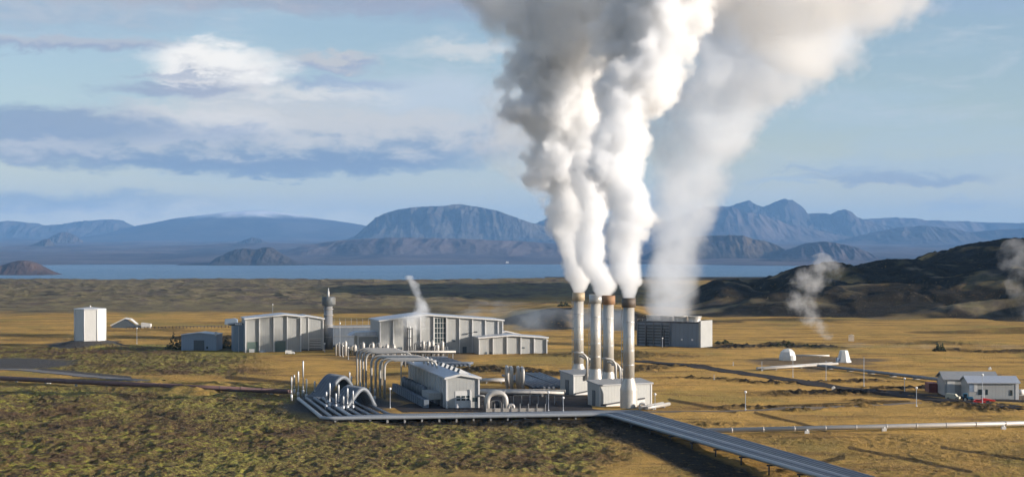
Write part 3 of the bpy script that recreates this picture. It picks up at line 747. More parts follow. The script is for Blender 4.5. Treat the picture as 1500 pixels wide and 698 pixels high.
def hose(px, Y, z0, z1, dx, label, n_):
    """goose neck pipes from the box house roof to a stack"""
    o = empty('gooseneck_pipes', label, 'pipes', AT(px, Y), R(15))
    for k in range(n_):
        x = k*1.9
        MB().tube([(x, k*1.2, z0), (x, k*1.2, z1-k*1.3-1.6), (x-1.4, k*1.2+.2, z1-k*1.3), (x-dx-1.0, k*1.2+.5, z1-k*1.3+.3)], .42, 10, 1.3).build('pipe', M['pipe'], o)
    return o
hose(860, 612, 5, 14.2, 3.2, 'curved silver pipes from the far box house up to the far stacks', 2)
hose(867, 616, 5, 12.2, 2.2, 'low curved pipe pair between the two far stacks', 2)
hose(902, 580, 5, 14.2, 3.2, 'curved silver pipes from the near box house up to the rusty capped stack', 2)
hose(910, 584, 5, 12.0, 2.2, 'low curved pipe pair tucked behind the nearest stack', 2)
p = W(938, 598)
o = empty('stub_pipe', 'small white bent pipe at the foot of the nearest stack', 'pipe', p)
MB().tube([(-.2, 0, 0), (-.2, 0, 1.6), (1.6, 0, 1.6), (1.6, 0, 0)], .4, 10, .9).build('pipe', M['pipe'], o)

# ================================================================ long pump house
p = W(653, 597.5); th = R(12)
o = empty('pump_house', 'long low gabled pump house with a row of roof ventilators', 'building', p, th)
L, Wd, ev, pk, px_ = 78, 10.8, 9.4, 10.5, 4.6
MB().prism([(0, -.5), (Wd, -.5), (Wd, ev), (px_, pk), (0, ev)], 0, L).build('wall', M['panel'], o)
MB().prism([(-.5, ev-.03), (px_, pk+.03), (Wd+.5, ev-.03), (Wd+.5, ev+.3), (px_, pk+.38), (-.5, ev+.3)], -.6, L+.5).build('roof', M['roof'], o)
MB().prism([(-.52, ev-.35), (px_, pk-.3), (Wd+.52, ev-.35), (Wd+.52, ev+.34), (px_, pk+.42), (-.52, ev+.34)], -.9, -.62).build('fascia', M['trim'], o)
for x in (0, Wd-.5): MB().box(x, x+.5, -.55, 0, -.5, ev-.4).build('corner_trim', M['trim'], o)
f = MB().box(3.0, 8.2, -.12, -.02, 0, 5.4).build('garage_door', M['trim'], o)
w = MB()
for r0 in range(2):
    for c0 in range(3): w.box(3.4+c0*1.6, 4.6+c0*1.6, -.2, -.13, 2.4+r0*.9, 3.0+r0*.9)
w.build('door_window', M['glass'], f)
g = MB().box(8.7, 10.1, -.12, -.02, 2.0, 3.3).build('window', M['glass'], o)
MB().box(7.6, 8.0, -.5, -.13, -.4, 5.8).build('post', M['trim'], o)
for k in range(9):
    y = 5+k*8.2
    v = MB().prism([(4.9, pk-.2), (8.2, pk-.9), (8.2, pk+.1), (5.6, pk+1.5)], y, y+3.6).build('roof_ventilator', M['trim'], o)
    MB().prism([(4.80, pk+.1), (4.88, pk+.1), (5.5, pk+1.35), (5.44, pk+1.35)], y+.3, y+3.3).build('ventilator_louvre', M['dark'], v)
for k in range(13): MB().box(-.25, 0, 3+k*5.8, 3.35+k*5.8, -.4, ev-.1).build('wall_rib', M['trim'], o)
MB().box(-4.4, -.3, 6, 20, 2.4, 4.4).build('side_duct', M['panel'], o)
for k in range(16): MB().box(-6.6, -5.0, 2+k*4.5, 5.2+k*4.5, -.4, 2.6).build('side_cabinet', M['lowwall'], o)
for k in range(9): MB().lathe([(.9, 0), (.9, 4.6), (.5, 5.2)], (-2.6, 26+k*5.6, 0), 12).build('side_vessel', M['darkpipe'], o)

# ================================================================ overhead pipe racks
def rack(pts_px, Y0, dY, n_, r, hh, xl, xr, label, drop_r):
    o = empty('pipe_rack', label, 'pipe rack', AT(pts_px, Y0), 0)
    for k in range(n_):
        # each pipe rises, bends right, runs to the pump house, bends down
        sx = k*xl; yy = -k*dY
        MB().tube([(sx, yy, -.3), (sx, yy, hh), (xr+k*1.8, yy-1.0, hh), (xr+k*1.8, yy-1.0, hh-drop_r)], r, 12, 3.0, 8).build('pipe', M['pipe'], o)
    yb = -(n_-1)*dY-.8; xa = 3.4; sh = xl*(n_-1); sr = 1.8*(n_-1)
    q = [(xa, .8), (xr-2.6, .8), (xr-2.6+sr, yb), (xa+sh, yb)]
    MB().add([(x, y, hh-.42) for x, y in q]+[(x, y, hh-.02) for x, y in q], [(0, 1, 2, 3), (7, 6, 5, 4), (0, 4, 5, 1), (1, 5, 6, 2), (2, 6, 7, 3), (3, 7, 4, 0)]).build('deck', M['roofgrey'], o)
    MB().box(xr*.55, xr*.55+.4, -.6, -.2, -.3, hh-.43).build('support', M['steel'], o)
    return o
rack(523, 655, 8.0, 4, .36, 13.4, 1.75, 16.5, 'far overhead pipe rack of bent silver pipes left of the pump house', 6.0)
rack(544, 618, 8.0, 4, .40, 13.0, 2.1, 18.5, 'near overhead pipe rack of bent silver pipes reaching over to the pump house', 8.5)

# ================================================================ front pipeline bundle
o = empty('pipeline_bundle', 'broad bundle of parallel pipes turning from the yard towards the lower right corner', 'pipeline', W(700, 611), 0)
og = o.location
A0 = W(437, 583, 1.0); A1 = W(473, 612.5, 1.0); A2 = W(888, 606.5, 1.3); A3 = W(1222, 703, 3.3); A4 = A3+(A3-A2).normalized()*80
d34 = (A3-A2).normalized(); side = Vector((-d34.y, d34.x, 0)).normalized()   # points to +x side
if side.x < 0: side = -side
NP = 8
for k in range(NP):
    s = k*1.55
    p0 = A0+Vector((s*.9+k*1.2, s*.25, 0)); p1 = A1+Vector((s*1.75, s*.95, 0)); p2 = A2+Vector((s*.95, s*.95, 0)); p3 = A3+side*s*.84; p4 = A4+side*s*.84
    MB().tube([q-og for q in (p0, p1, p2, p3, p4)], .55 if k in (0, 3) else .5, 12, 4.0, 8).build('pipe', M['litpipe' if k in (0, 3) else 'bluepipe'], o)
for k in range(14):
    t_ = (k+.5)/14; c = A2.lerp(A4, t_)+side*5.4-og; g_ = -.5
    a = c-side*6.2; b_ = c+side*6.2
    MB().tube([Vector((a.x, a.y, c.z-.75)), Vector((b_.x, b_.y, c.z-.75))], .2, 6).tube([Vector((a.x+.5, a.y, -.6)), Vector((a.x+.5, a.y, c.z-.75))], .18, 6).tube([Vector((b_.x-.5, b_.y, -.6)), Vector((b_.x-.5, b_.y, c.z-.75))], .18, 6).build('support', M['dark'], o)
for k in range(16):
    t_ = (k+.7)/16.5; c = A1.lerp(A2, t_)-og
    MB().box(c.x-.2, c.x+.2, c.y-.4, c.y+10.8, -.5, .45).build('support', M['concrete'], o)

# expansion hump bundles beside the fan
def hump(p0, p1, p2, p3, z0, z1, n_, off, label):
    o = empty('pipe_hump', label, 'pipes', p0)
    for k in range(n_):
        d = Vector(off)*k
        pts = []
        for i in range(25):
            t_ = i/24; q = p0.lerp(p3, t_)+d-p0
            u = max(0, (t_-.12)/.88); z = z0+(z1-z0)*math.sin(math.pi*min(u**1.35, 1))**1.15
            pts.append(Vector((q.x, q.y, z)))
        MB().tube(pts, .78, 12).build('pipe', M['darkpipe'], o)
    return o
hump(W(464, 588), None, None, W(522, 583), .7, 7.4, 6, (-1.0, 1.7, 0), 'far arched bundle of dull pipes crossing beside the valve heads')
hump(W(497, 602), None, None, W(549, 598), .7, 6.4, 6, (-1.0, 1.6, 0), 'near arched bundle of dull pipes beside the valve heads')
# valve heads
vh = None
VL = [(427, 586, 8), (437, 582, 9), (431, 578, 7), (444, 579, 12), (449, 585, 7), (461, 584, 6), (478, 601, 6), (483, 600, 8.5), (492, 601, 5.5), (496, 600, 8), (503, 603, 5), (509, 603, 7.5), (511, 600, 5), (517, 602, 6.5),
      (528, 578, 4.5), (536, 581, 5), (542, 584, 4), (549, 588, 4.5), (512, 575, 7.5), (515, 571, 5)]
words_ = ['at the far left end of the pipe fan', 'second from the left end of the pipe fan', 'behind the left end of the pipe fan', 'tallest of those at the left end of the pipe fan', 'right of the tallest one at the pipe fan', 'below the left foot of the far pipe arch',
 'first of the row in front of the near pipe arch', 'tall and second of the row before the near pipe arch', 'third of the row before the near pipe arch', 'tall and fourth of the row before the near pipe arch', 'fifth of the row before the near pipe arch', 'sixth of the row before the near pipe arch', 'seventh of the row before the near pipe arch', 'last before the near pipe arch, at the grass edge',
 'at the foot of the far pipe rack', 'between the feet of the two pipe racks', 'left of the near pipe rack feet', 'below the near pipe rack feet', 'on top of the bank behind the far pipe arch', 'farthest up beside the far pipe arch']
for (px, py, hh_), wd in zip(VL, words_):
    o = empty('valve_stem', 'upright pale valve stem '+wd, 'valve', W(px, py, 0), 0, 'valve stems at the pipe fan')
    MB().lathe([(.42, 0), (.42, 1.9), (.17, 2.1), (.15, hh_*.55), (.26, hh_*.57), (.26, hh_-.3), (.12, hh_)], n=10).build('stem', M['pole'], o)
    MB().lathe([(.5, 2.3), (.55, 2.4), (.5, 2.5)], n=12).build('handwheel', M['dark'], o)

# big U loop by the pump house door, and twin tall loops behind
o = empty('u_loop_pipe', 'large silver U shaped pipe loop right of the pump house door', 'pipe loop', W(714, 600), R(4))
for yy in (0, 3.2): MB().tube([(0, yy, -.3), (0, yy, 5.2), (5.8, yy, 5.2), (5.8, yy, -.3)], .8, 14, 2.8, 8).build('pipe', M['pipe'], o)
MB().tube([(6.6, -.4, -.3), (6.6, -.4, 1.6), (8.2, -.4, 1.6), (8.2, -.4, -.3)], .45, 10, .9).build('small_pipe', M['pipe'], o)
MB().tube([(-3.6, 3, 4.2), (-.6, 3, 4.2), (-.6, 3, 0)], .35, 10, .8).build('small_pipe', M['pipe'], o)
MB().tube([(1.4, 1.5, 0), (1.4, 1.5, 2.6), (4.2, 1.5, 2.6), (4.2, 1.5, 0)], .3, 8, .6).build('small_pipe', M['pipe'], o)
MB().lathe([(.9, 0), (.9, 2.2), (.4, 2.8)], (2.9, 1.2, 0), 12).build('valve_body', M['dark'], o)
for px, py, lb in ((743.5, 568, 'tall narrow silver double pipe loop, left one behind the yard'), (760, 569, 'tall narrow silver double pipe loop, right one behind the yard')):
    o = empty('tall_pipe_loop', lb, 'pipe loop', W(px, py), R(4), 'tall loops')
    for yy in (0, -3.2):
        xs_ = (0 if yy == 0 else 1.3)
        MB().tube([(xs_, yy, -.2), (xs_, yy, 7.2), (xs_+.2, yy+9, 7.2), (xs_+.2, yy+9, .3)], .62, 12, 1.6, 7).build('pipe', M['pipe'], o)

def lying_bundle(a, b_, n_, sp, r, mat, label, z=.9, ext=None, name='ground_pipes', sup=True):
    a = W(*a, z); b_ = W(*b_, z); d = (b_-a); L = d.length; ang = math.atan2(d.y, d.x)
    o = empty(name, label, 'pipes', (a.x, a.y, 0), ang)
    for k in range(n_):
        mb = MB().tube([(0, k*sp, z), (L, k*sp, z)], r, 10)
        for q in range(1, int(L/9)): mb.tube([(q*9, k*sp, z), (q*9+.3, k*sp, z)], r*1.13, 10)
        mb.build('pipe', M[mat], o)
    if sup:
        m_ = max(2, int(L/14))
        for k in range(m_): x = (k+.5)*L/m_; MB().box(x-.25, x+.25, -.5, (n_-1)*sp+.5, -.5, z-r*.9).build('support', M['concrete'], o)
    return o
lying_bundle((702, 557), (745, 557), 5, 1.6, .5, 'pipe', 'short row of grey pipes behind the yard left of the tall loops', 1.0)
lying_bundle((700, 574), (826, 575), 7, 1.5, .5, 'pipe', 'row of grey pipes across the back of the yard below the tall loops', 1.3)
lying_bundle((818, 567), (768, 549), 6, 1.7, .5, 'bluepipe', 'bluish pipe row running diagonally away behind the tall loops', 1.0)
lying_bundle((844, 566), (790, 546), 4, 1.7, .5, 'bluepipe', 'second bluish pipe row diagonal towards the far box house', 1.0)
lying_bundle((588, 532), (688, 533), 5, 2.2, .55, 'bluepipe', 'flat bend of pipes on the ground below the main hall', .9)
lying_bundle((688, 534.5), (650, 523), 5, 1.8, .55, 'bluepipe', 'diagonal pipe row below the annex', .9)
lying_bundle((600, 524), (655, 524), 4, 2.0, .5, 'bluepipe', 'short pipe row on the ground in front of the main hall', .9)
lying_bundle((947, 597), (980, 591), 2, 2.2, .6, 'pipe', 'short pale pipe pair on the grass right of the box house', .8)
lying_bundle((1117, 539.5), (1227, 532), 2, 3.0, .55, 'pipe', 'pale parallel pipes in front of the two well domes', .9)
lying_bundle((1160, 520), (1215, 520.5), 1, 1, .45, 'pipe', 'thin pale pipe linking the two well domes', .9)
lying_bundle((1198, 535), (1430, 562), 2, 2.0, .5, 'darkpipe', 'dull pipe pair running right to the workshop sheds', 1.0)
lying_bundle((1024, 630.5), (1700, 614.5), 1, 1, .66, 'pipe', 'long single pale pipe running off to the right edge', 1.25, sup=False, name='pipeline')
lying_bundle((-160, 546), (424, 573), 1, 1, .85, 'redpipe', 'long brown pipe crossing the mossy ground at left', 1.3, name='pipeline')
for px, py, lb in ((72, 561, 'small white marker post under the brown pipe, left'), (160, 563.5, 'small white marker post under the brown pipe, right'), (1182, 634, 'concrete foot under the long pale pipe, left'), (1295, 631, 'concrete foot under the long pale pipe, right'),
                   (1221, 570, 'small white marker by the bend of the dark road'), (1450, 541, 'pair like white marker on the golden field behind the workshop'), (1470, 628, 'concrete foot under the long pale pipe near the right edge')):
    o = MB().box(-.6, .6, -.5, .5, -.6, .75).lathe([(.35, .7), (.35, 1.1)], n=8).build('marker_block', M['white']); pp = W(px, py); pp.z = gz(pp.x, pp.y); o.location = pp; tag(o, lb, 'marker')

# --- separators and valve rows in front of the main hall
sep_l = ['leftmost of the row', 'second in the row, beside the porch', 'third in the row, by the porch column', 'under the porch roof', 'right of the porch building', 'fifth from the left', 'just left of the dark hall door', 'left of the steam jet', 'right under the steam jet', 'just right of the steam jet', 'below the glazed bay, left', 'below the glazed bay, middle', 'below the glazed bay, right', 'rightmost of the row']
for i, px in enumerate([497, 506, 520, 532, 546, 556, 567, 577, 612, 620, 628, 634, 641, 648]):
    hh_ = random.uniform(5.2, 7.2)
    o = empty('steam_separator', 'upright pale separator vessel with bent pipe, '+sep_l[i], 'vessel', W(px, 520+random.uniform(-.8, .8)), R(random.uniform(-10, 20)), 'separators before the main hall')
    MB().lathe([(.85, -.2), (.85, hh_-1.0), (.6, hh_-.4), (.2, hh_)], n=14).build('vessel', M['pipe'], o)
    MB().tube([(-1.6, -.3, -.2), (-1.6, -.3, hh_*.85), (0, -.3, hh_*.85), (0, -.3, hh_*.7)], .28, 8, .7).build('bent_pipe', M['pipe'], o)
    MB().tube([(1.2, .8, -.2), (1.2, .8, hh_*.6), (2.3, .8, hh_*.6), (2.3, .8, -.2)], .3, 8, .6).build('bent_pipe', M['darkpipe'], o)
    MB().box(-1.1, 1.5, .3, .7, hh_*.3, hh_*.38).build('bracket', M['dark'], o)
o = empty('pipe_bridge', 'low horizontal pipe bridge on short legs before the main hall', 'pipe bridge', W(540, 524.5), R(1))
for k in range(3): MB().tube([(-4, k*1.4, 3.0), (40, k*1.4, 3.0)], .45, 8).build('pipe', M['pipe'], o)
MB().box(-4, 40, -.5, 3.4, 2.2, 2.5).build('deck', M['dark'], o)
for k in range(10): MB().box(-3+k*4.6, -2.4+k*4.6, -.3, .3, -.4, 2.2).build('leg', M['concrete'], o)
o = empty('flare_frame', 'small dark frame tower under the white steam jet', 'frame', W(597, 520), R(10))
for x in (0, 2.2):
    for y in (0, 2.2): MB().box(x, x+.25, y, y+.25, -.3, 13).build('leg', M['dark'], o)
for z in (4, 8, 12.4): MB().box(-.02, 2.47, -.02, 2.47, z, z+.2).build('platform', M['dark'], o)
MB().lathe([(.5, 0), (.5, 13.6)], (1.2, 1.2, 0), 10).build('vent_pipe', M['white'], o)
# fence behind the yard
o = empty('yard_fence', 'low pale fence along the near edge of the asphalt yard', 'fence', W(752, 603), R(1))
MB().box(-8.5, 9.8, 0, .2, -.3, 1.2).build('panel', M['concrete'], o)
for k in range(8): MB().box(-8.4+k*2.6, -8.2+k*2.6, -.2, -.02, -.3, 2.6).build('post', M['pole'], o)
o = empty('yard_fence', 'tall thin mesh fence across the dark yard right of the U loop', 'fence', W(752, 592), R(1))
MB().box(0, 16, 0, .06, 2.9, 2.98).build('rail', M['pole'], o)
for k in range(7): MB().box(k*2.65, k*2.65+.12, -.1, .0, -.3, 3).build('post', M['pole'], o)

# ================================================================ well domes and distant bits
o = empty('well_dome', 'white faceted well dome, like a small igloo', 'well dome', W(1154, 527), R(20))
MB().lathe([(3.9, -.3), (3.9, 1.6), (3.2, 3.8), (1.8, 5.0), (.2, 5.3)], n=7, smooth=False).build('shell', M['white'], o)
MB().box(-.7, .7, -4.0, -3.3, 0, 2.2).build('door', M['panel'], o)
o = empty('well_dome', 'white tapered cone shaped well house, right of the other dome', 'well dome', W(1236, 530), R(10))
MB().lathe([(3.1, -.3), (2.9, 1.6), (2.0, 4.9), (1.7, 5.3)], n=8, smooth=False).build('shell', M['white'], o)
MB().lathe([(3.6, -.3), (3.4, .8)], n=8, smooth=False).build('skirt', M['trim'], o)
MB().box(-3.6, -2.3, -1.6, .4, 0, 2.0).build('door', M['bluewall'], o)
o = MB().box(-1.5, 1.5, -1.2, 1.2, -.4, 3.0).prism([(-1.7, 3.0), (1.7, 3.0), (0, 3.6)], -1.4, 1.4).build('sand_coloured_hut', M['orange']); o.location = W(1247, 499); o.rotation_euler.z = R(-10); tag(o, 'tiny sand coloured hut beside the steaming ground at right', 'hut')
o = MB().prism([(-14, -2), (14, -2), (14, 10), (9, 15), (-9, 15), (-14, 10)], 0, 14).build('farm_house', M['white']); o.location = AT(743, 15700, -72); tag(o, 'tiny white farm house on the far lake shore', 'house')

# ================================================================ workshop at right
p = W(1419, 584.5); th = R(-3)
o = empty('workshop_shed', 'near grey workshop shed with a long lit side and low gabled roof', 'shed', p, th)
L, Dp, ev, pk = 15.6, 12.5, 5.6, 7.2
MB().prismx([(0, -.4), (Dp, -.4), (Dp, ev), (Dp/2, pk), (0, ev)], 0, L).build('wall', M['panel'], o)
MB().prismx([(-.7, ev-.18), (Dp/2, pk+.03), (Dp+.7, ev-.18), (Dp+.7, ev+.1), (Dp/2, pk+.34), (-.7, ev+.1)], -.6, L+1.4).build('roof', M['roof'], o)
MB().box(L-.2, L+.9, -.1, .5, -.4, ev-.2).build('corner_trim', M['trim'], o)
for x0, x1 in ((3.1, 4.4), (5.5, 6.3)): on_front(o, 'window', x0, x1, 1.6, 3.4, 'glass', -.02)
on_front(o, 'window', 13.6, 14.4, 1.4, 3.2, 'glass', -.02)
on_front(o, 'door', 4.7, 5.3, -.2, 3.2, 'trim', -.02)
on_front(o, 'notice_board', .1, 1.6, 2.6, 5.2, 'bluewall', -.02); on_front(o, 'notice_board', 1.8, 2.8, 2.6, 5.3, 'trim', -.02)
p = W(1384, 579)
o = empty('workshop_shed', 'rear grey workshop shed with a white garage door in its gable', 'shed', p, th)
Dp2 = 13.0
MB().prismx([(0, -.4), (Dp2, -.4), (Dp2, 5.6), (Dp2/2, 7.6), (0, 5.6)], 0, 18).build('wall', M['panel'], o)
MB().prismx([(-.6, 5.42), (Dp2/2, 7.63), (Dp2+.6, 5.42), (Dp2+.6, 5.7), (Dp2/2, 7.95), (-.6, 5.7)], -.7, 18.5).build('roof', M['roofgrey'], o)
on_front(o, 'garage_door', .8, 3.4, -.2, 5.1, 'white', -.02)
o = empty('shipping_container', 'dark red container left of the rear workshop shed', 'container', W(1363, 574.5), R(-3))
MB().box(-.5, 2.6, 0, 8, -.1, 3.2).build('body', M['darkred'], o); MB().box(-.4, 2.5, -.12, -.02, .1, 3.0).build('door', M['darkred'], o)
# tractor
o = empty('blue_tractor', 'blue tractor parked at the corner of the near workshop shed', 'tractor', W(1419, 588), R(-15))
MB().box(-1.2, 1.4, -.8, .8, .8, 1.7).build('bonnet', M['blue'], o)
MB().prism([(-1.9, 1.2), (-.2, 1.2), (-.4, 2.8), (-1.7, 2.8)], -.7, .7).build('cab', M['blue'], o)
MB().prism([(-1.6, 1.8), (-.45, 1.8), (-.55, 2.6), (-1.5, 2.6)], -.73, .73).build('cab_window', M['glass'], o)
for x, r0 in ((-1.1, .9), (1.1, .55)):
    for y in (-.95, .95):
        w = MB().tube([(x, y-.2, r0), (x, y+.2, r0)], r0, 14).build('wheel', M['tyre'], o)
        MB().tube([(x, y-.23, r0), (x, y+.23, r0)], r0*.45, 10).build('rim', M['cream'], w)
# red car
o = empty('parked_car', 'bright red car parked before the near workshop shed', 'car', W(1434, 591), R(-6))
MB().prism([(-1.9, .3), (2.0, .3), (2.05, .8), (1.1, .95), (.5, 1.45), (-1.1, 1.5), (-1.85, .95)], -.85, .85).build('body', M['red'], o)
MB().prism([(-1.0, .98), (.9, .98), (.42, 1.38), (-.9, 1.4)], -.87, .87).build('side_window', M['glass'], o)
for x in (-1.2, 1.25):
    for y in (-.8, .8):
        w = MB().tube([(x, y-.12, .33), (x, y+.12, .33)], .33, 12).build('wheel', M['tyre'], o)
        MB().tube([(x, y-.14, .33), (x, y+.14, .33)], .17, 8).build('rim', M['steel'], w)
o = empty('red_trailer', 'low dark red trailer behind the bright red car', 'trailer', W(1447, 588.5), R(-6))
MB().prism([(-2.0, .5), (2.2, .4), (2.4, .7), (-.8, 1.3), (-2.0, 1.4)], -.8, .8).build('bed', M['red'], o)
MB().tube([(0, -.9, .35), (0, .9, .35)], .35, 12).build('wheel', M['tyre'], o)
small_van(1396, 584.5, 'beige open van parked between the two workshop sheds', R(-30), body='cream')
o = empty('white_tank', 'small white tank at the right end of the near workshop shed', 'tank', W(1495, 579))
MB().tube([(-.9, 0, 1.2), (1.1, 0, 1.2)], 1.0, 14).build('tank', M['white'], o); MB().box(-.8, .9, -.5, .5, -.3, .5).build('stand', M['concrete'], o)

# ================================================================ roads
asphalt = new_mat('asphalt'); b = NB(asphalt[1])
tc = b.n('ShaderNodeNewGeometry').outputs['Position']
p_ = b.n('ShaderNodeBsdfPrincipled'); b.link(b.mix(b.noise(tc, .25, 5, .7), (.032, .028, .028), (.060, .052, .048)), p_.inputs['Base Color']); p_.inputs['Roughness'].default_value = 1.0; p_.inputs['Specular IOR Level'].default_value = .08
b.link(p_.outputs[0], asphalt[2].inputs[0]); asphalt = asphalt[0]
def road(name, pts, width, z=.10, mat=asphalt, raise_=0.35):
    P = []
    for i in range(len(pts)-1):
        a, b_ = W(*pts[i]), W(*pts[i+1]); m_ = max(2, int((b_-a).length/6))
        for k in range(m_): P.append(a.lerp(b_, k/m_))
    P.append(W(*pts[-1]))
    for _ in range(6):
        P = [P[0]]+[(P[i-1]+P[i]*2+P[i+1])/4 for i in range(1, len(P)-1)]+[P[-1]]
    vs = []; fs = []
    for i, q in enumerate(P):
        t_ = (P[min(i+1, len(P)-1)]-P[max(i-1, 0)]).normalized(); s = Vector((-t_.y, t_.x, 0))
        zz = max(gz(q.x, q.y), gz((q+s*width/2).x, (q+s*width/2).y), gz((q-s*width/2).x, (q-s*width/2).y), 0)+z
        wj = width*(1+.10*math.sin(i*1.7))
        for k, dz in ((-.5-1.6/width, -raise_-.9), (-.5, 0), (.5, 0), (.5+1.6/width, -raise_-.9)):
            c = q+s*wj*k; vs.append((c.x, c.y, zz+dz))
    for i in range(len(P)-1):
        for k in range(3): fs.append((i*4+k, (i+1)*4+k, (i+1)*4+k+1, i*4+k+1))
    mb = MB(); mb.add(vs, fs); o = mb.build(name, mat); o['kind'] = 'structure'; return o
road('road', [(925, 528), (1000, 534), (1080, 545), (1150, 555), (1230, 568), (1300, 577), (1380, 586), (1440, 592), (1520, 600), (1640, 612)], 9)
road('road_branch', [(1290, 576), (1350, 577), (1400, 581), (1460, 586), (1560, 590)], 7, .16)
track_m = paint('dirt_track', (.12, .09, .06), .95, 0, .2, .5, False)
road('track', [(940, 602.5), (1060, 602), (1180, 599), (1300, 592.5), (1345, 589)], 3.0, .06, track_m)
road('gravel_track', [(-60, 541), (30, 541), (90, 546), (150, 553), (230, 560)], 7, .10, paint('grey_gravel', (.15, .135, .125), .95, 0, .15, .4, False))
road('yard_road', [(548, 607.2), (640, 606), (760, 605), (880, 604)], 3.0, .05, paint('concrete_road', (.22, .20, .185), .9, 0, .12, .4, False))

yard = [W(x_, y_, .06) for x_, y_ in [(590, 603), (905, 602.5), (868, 598), (862, 580), (846, 579), (700, 578), (652, 592), (600, 590), (577, 596)]]
yo = MB().add(yard, [tuple(range(len(yard)))]).build('asphalt_yard', asphalt); yo['kind'] = 'structure'
# ================================================================ steam
def axis_mat(name, prof, Y, drift, D, nsc=.1, A=1.1, edge=.16, step=.12, detail=4, rough=.6, core=.0, top=None, g=.15, wob=.5, tint=(1, 1, 1)):
    """steam whose density falls off from the plume's own axis and is torn by turbulence"""
    prof = sorted(prof, key=lambda q: -q[0])
    zs = [ZP(q[0], Y) for q in prof]; cs = [((q[1]+q[2])/2-750)/F*Y for q in prof]; ws = [(q[2]-q[1])/2/F*Y for q in prof]
    m, nt, out = new_mat(name); b = NB(nt)
    pos = b.n('ShaderNodeNewGeometry').outputs['Position']
    sx = b.n('ShaderNodeSeparateXYZ'); b.link(pos, sx.inputs[0])
    z0, z1 = zs[0], zs[-1]; c0, c1 = min(cs)-1, max(cs)+1; wm = max(ws)*1.05
    t = b.m('DIVIDE', b.m('SUBTRACT', sx.outputs[2], z0), z1-z0, clamp=True)
    def curve(vals, lo, hi):
        fc = b.n('ShaderNodeFloatCurve'); cu = fc.mapping.curves[0]
        for k, (z, v) in enumerate(zip(zs, vals)):
            x, y = (z-z0)/(z1-z0), (v-lo)/(hi-lo)
            if k == 0: cu.points[0].location = (x, y)
            elif k == len(zs)-1: cu.points[-1].location = (x, y)
            else: cu.points.new(x, y)
        fc.mapping.update(); b.link(t, fc.inputs['Value'])
        return b.m('ADD', b.m('MULTIPLY', fc.outputs[0], hi-lo), lo)
    cx = curve(cs, c0, c1); wr = curve(ws, 0, wm)
    nw = b.noise(b.map(pos, (1, 1, 1.25)), nsc*.5, 1, .5)
    dx = b.m('SUBTRACT', b.m('SUBTRACT', sx.outputs[0], cx), b.m('MULTIPLY', b.m('MULTIPLY', b.m('SUBTRACT', nw, .5), wr), b.m('MULTIPLY', b.ss(.0, .12, t), wob*3.2)))
    dy = b.m('SUBTRACT', sx.outputs[1], b.m('ADD', b.m('MULTIPLY', b.m('SUBTRACT', sx.outputs[2], z0), drift), Y))
    rn = b.m('DIVIDE', b.m('SQRT', b.m('ADD', b.m('MULTIPLY', dx, dx), b.m('MULTIPLY', dy, dy))), wr)
    n1 = b.noise(pos, nsc, detail, rough, .0)
    k1 = b.m('SUBTRACT', 1.0, rn)
    f = b.m('ADD', k1, b.m('MULTIPLY', b.m('SUBTRACT', n1, .52), A*2))
    d = b.ss(-.02, edge, f)
    if core: d = b.m('MULTIPLY', d, b.lerp(1-core, 1.0, b.ss(.42, .62, n1)))
    if top:
        d = b.m('MULTIPLY', d, b.m('SUBTRACT', 1.0, b.m('MULTIPLY', b.ss(top[0], top[1], sx.outputs[2]), top[2])))
    d = b.m('MULTIPLY', d, b.ss(z0-1.2, z0+.6, sx.outputs[2]))
    p = b.n('ShaderNodeVolumePrincipled'); p.inputs['Color'].default_value = (*tint, 1); p.inputs['Anisotropy'].default_value = g
    b.link(b.m('MULTIPLY', d, D), p.inputs['Density']); b.link(p.outputs[0], out.inputs['Volume'])
    m.cycles.volume_step_rate = step
    return m
def ico(sub):
    bm = bmesh.new(); bmesh.ops.create_icosphere(bm, subdivisions=sub, radius=1)
    v = np.array([x.co[:] for x in bm.verts]); f = [[y.index for y in x.verts] for x in bm.faces]; bm.free(); return v, np.array(f)
ICO = ico(2)
def noise3(P, s, seed=0):
    x, y, z = P[:, 0]*s, P[:, 1]*s, P[:, 2]*s
    return (perlin(x+z*.37, y+z*.61, seed)+perlin(y*1.03+x*.29+11, z-x*.43, seed+1)+perlin(z*.97-y*.33+5, x+y*.51, seed+2))/1.8
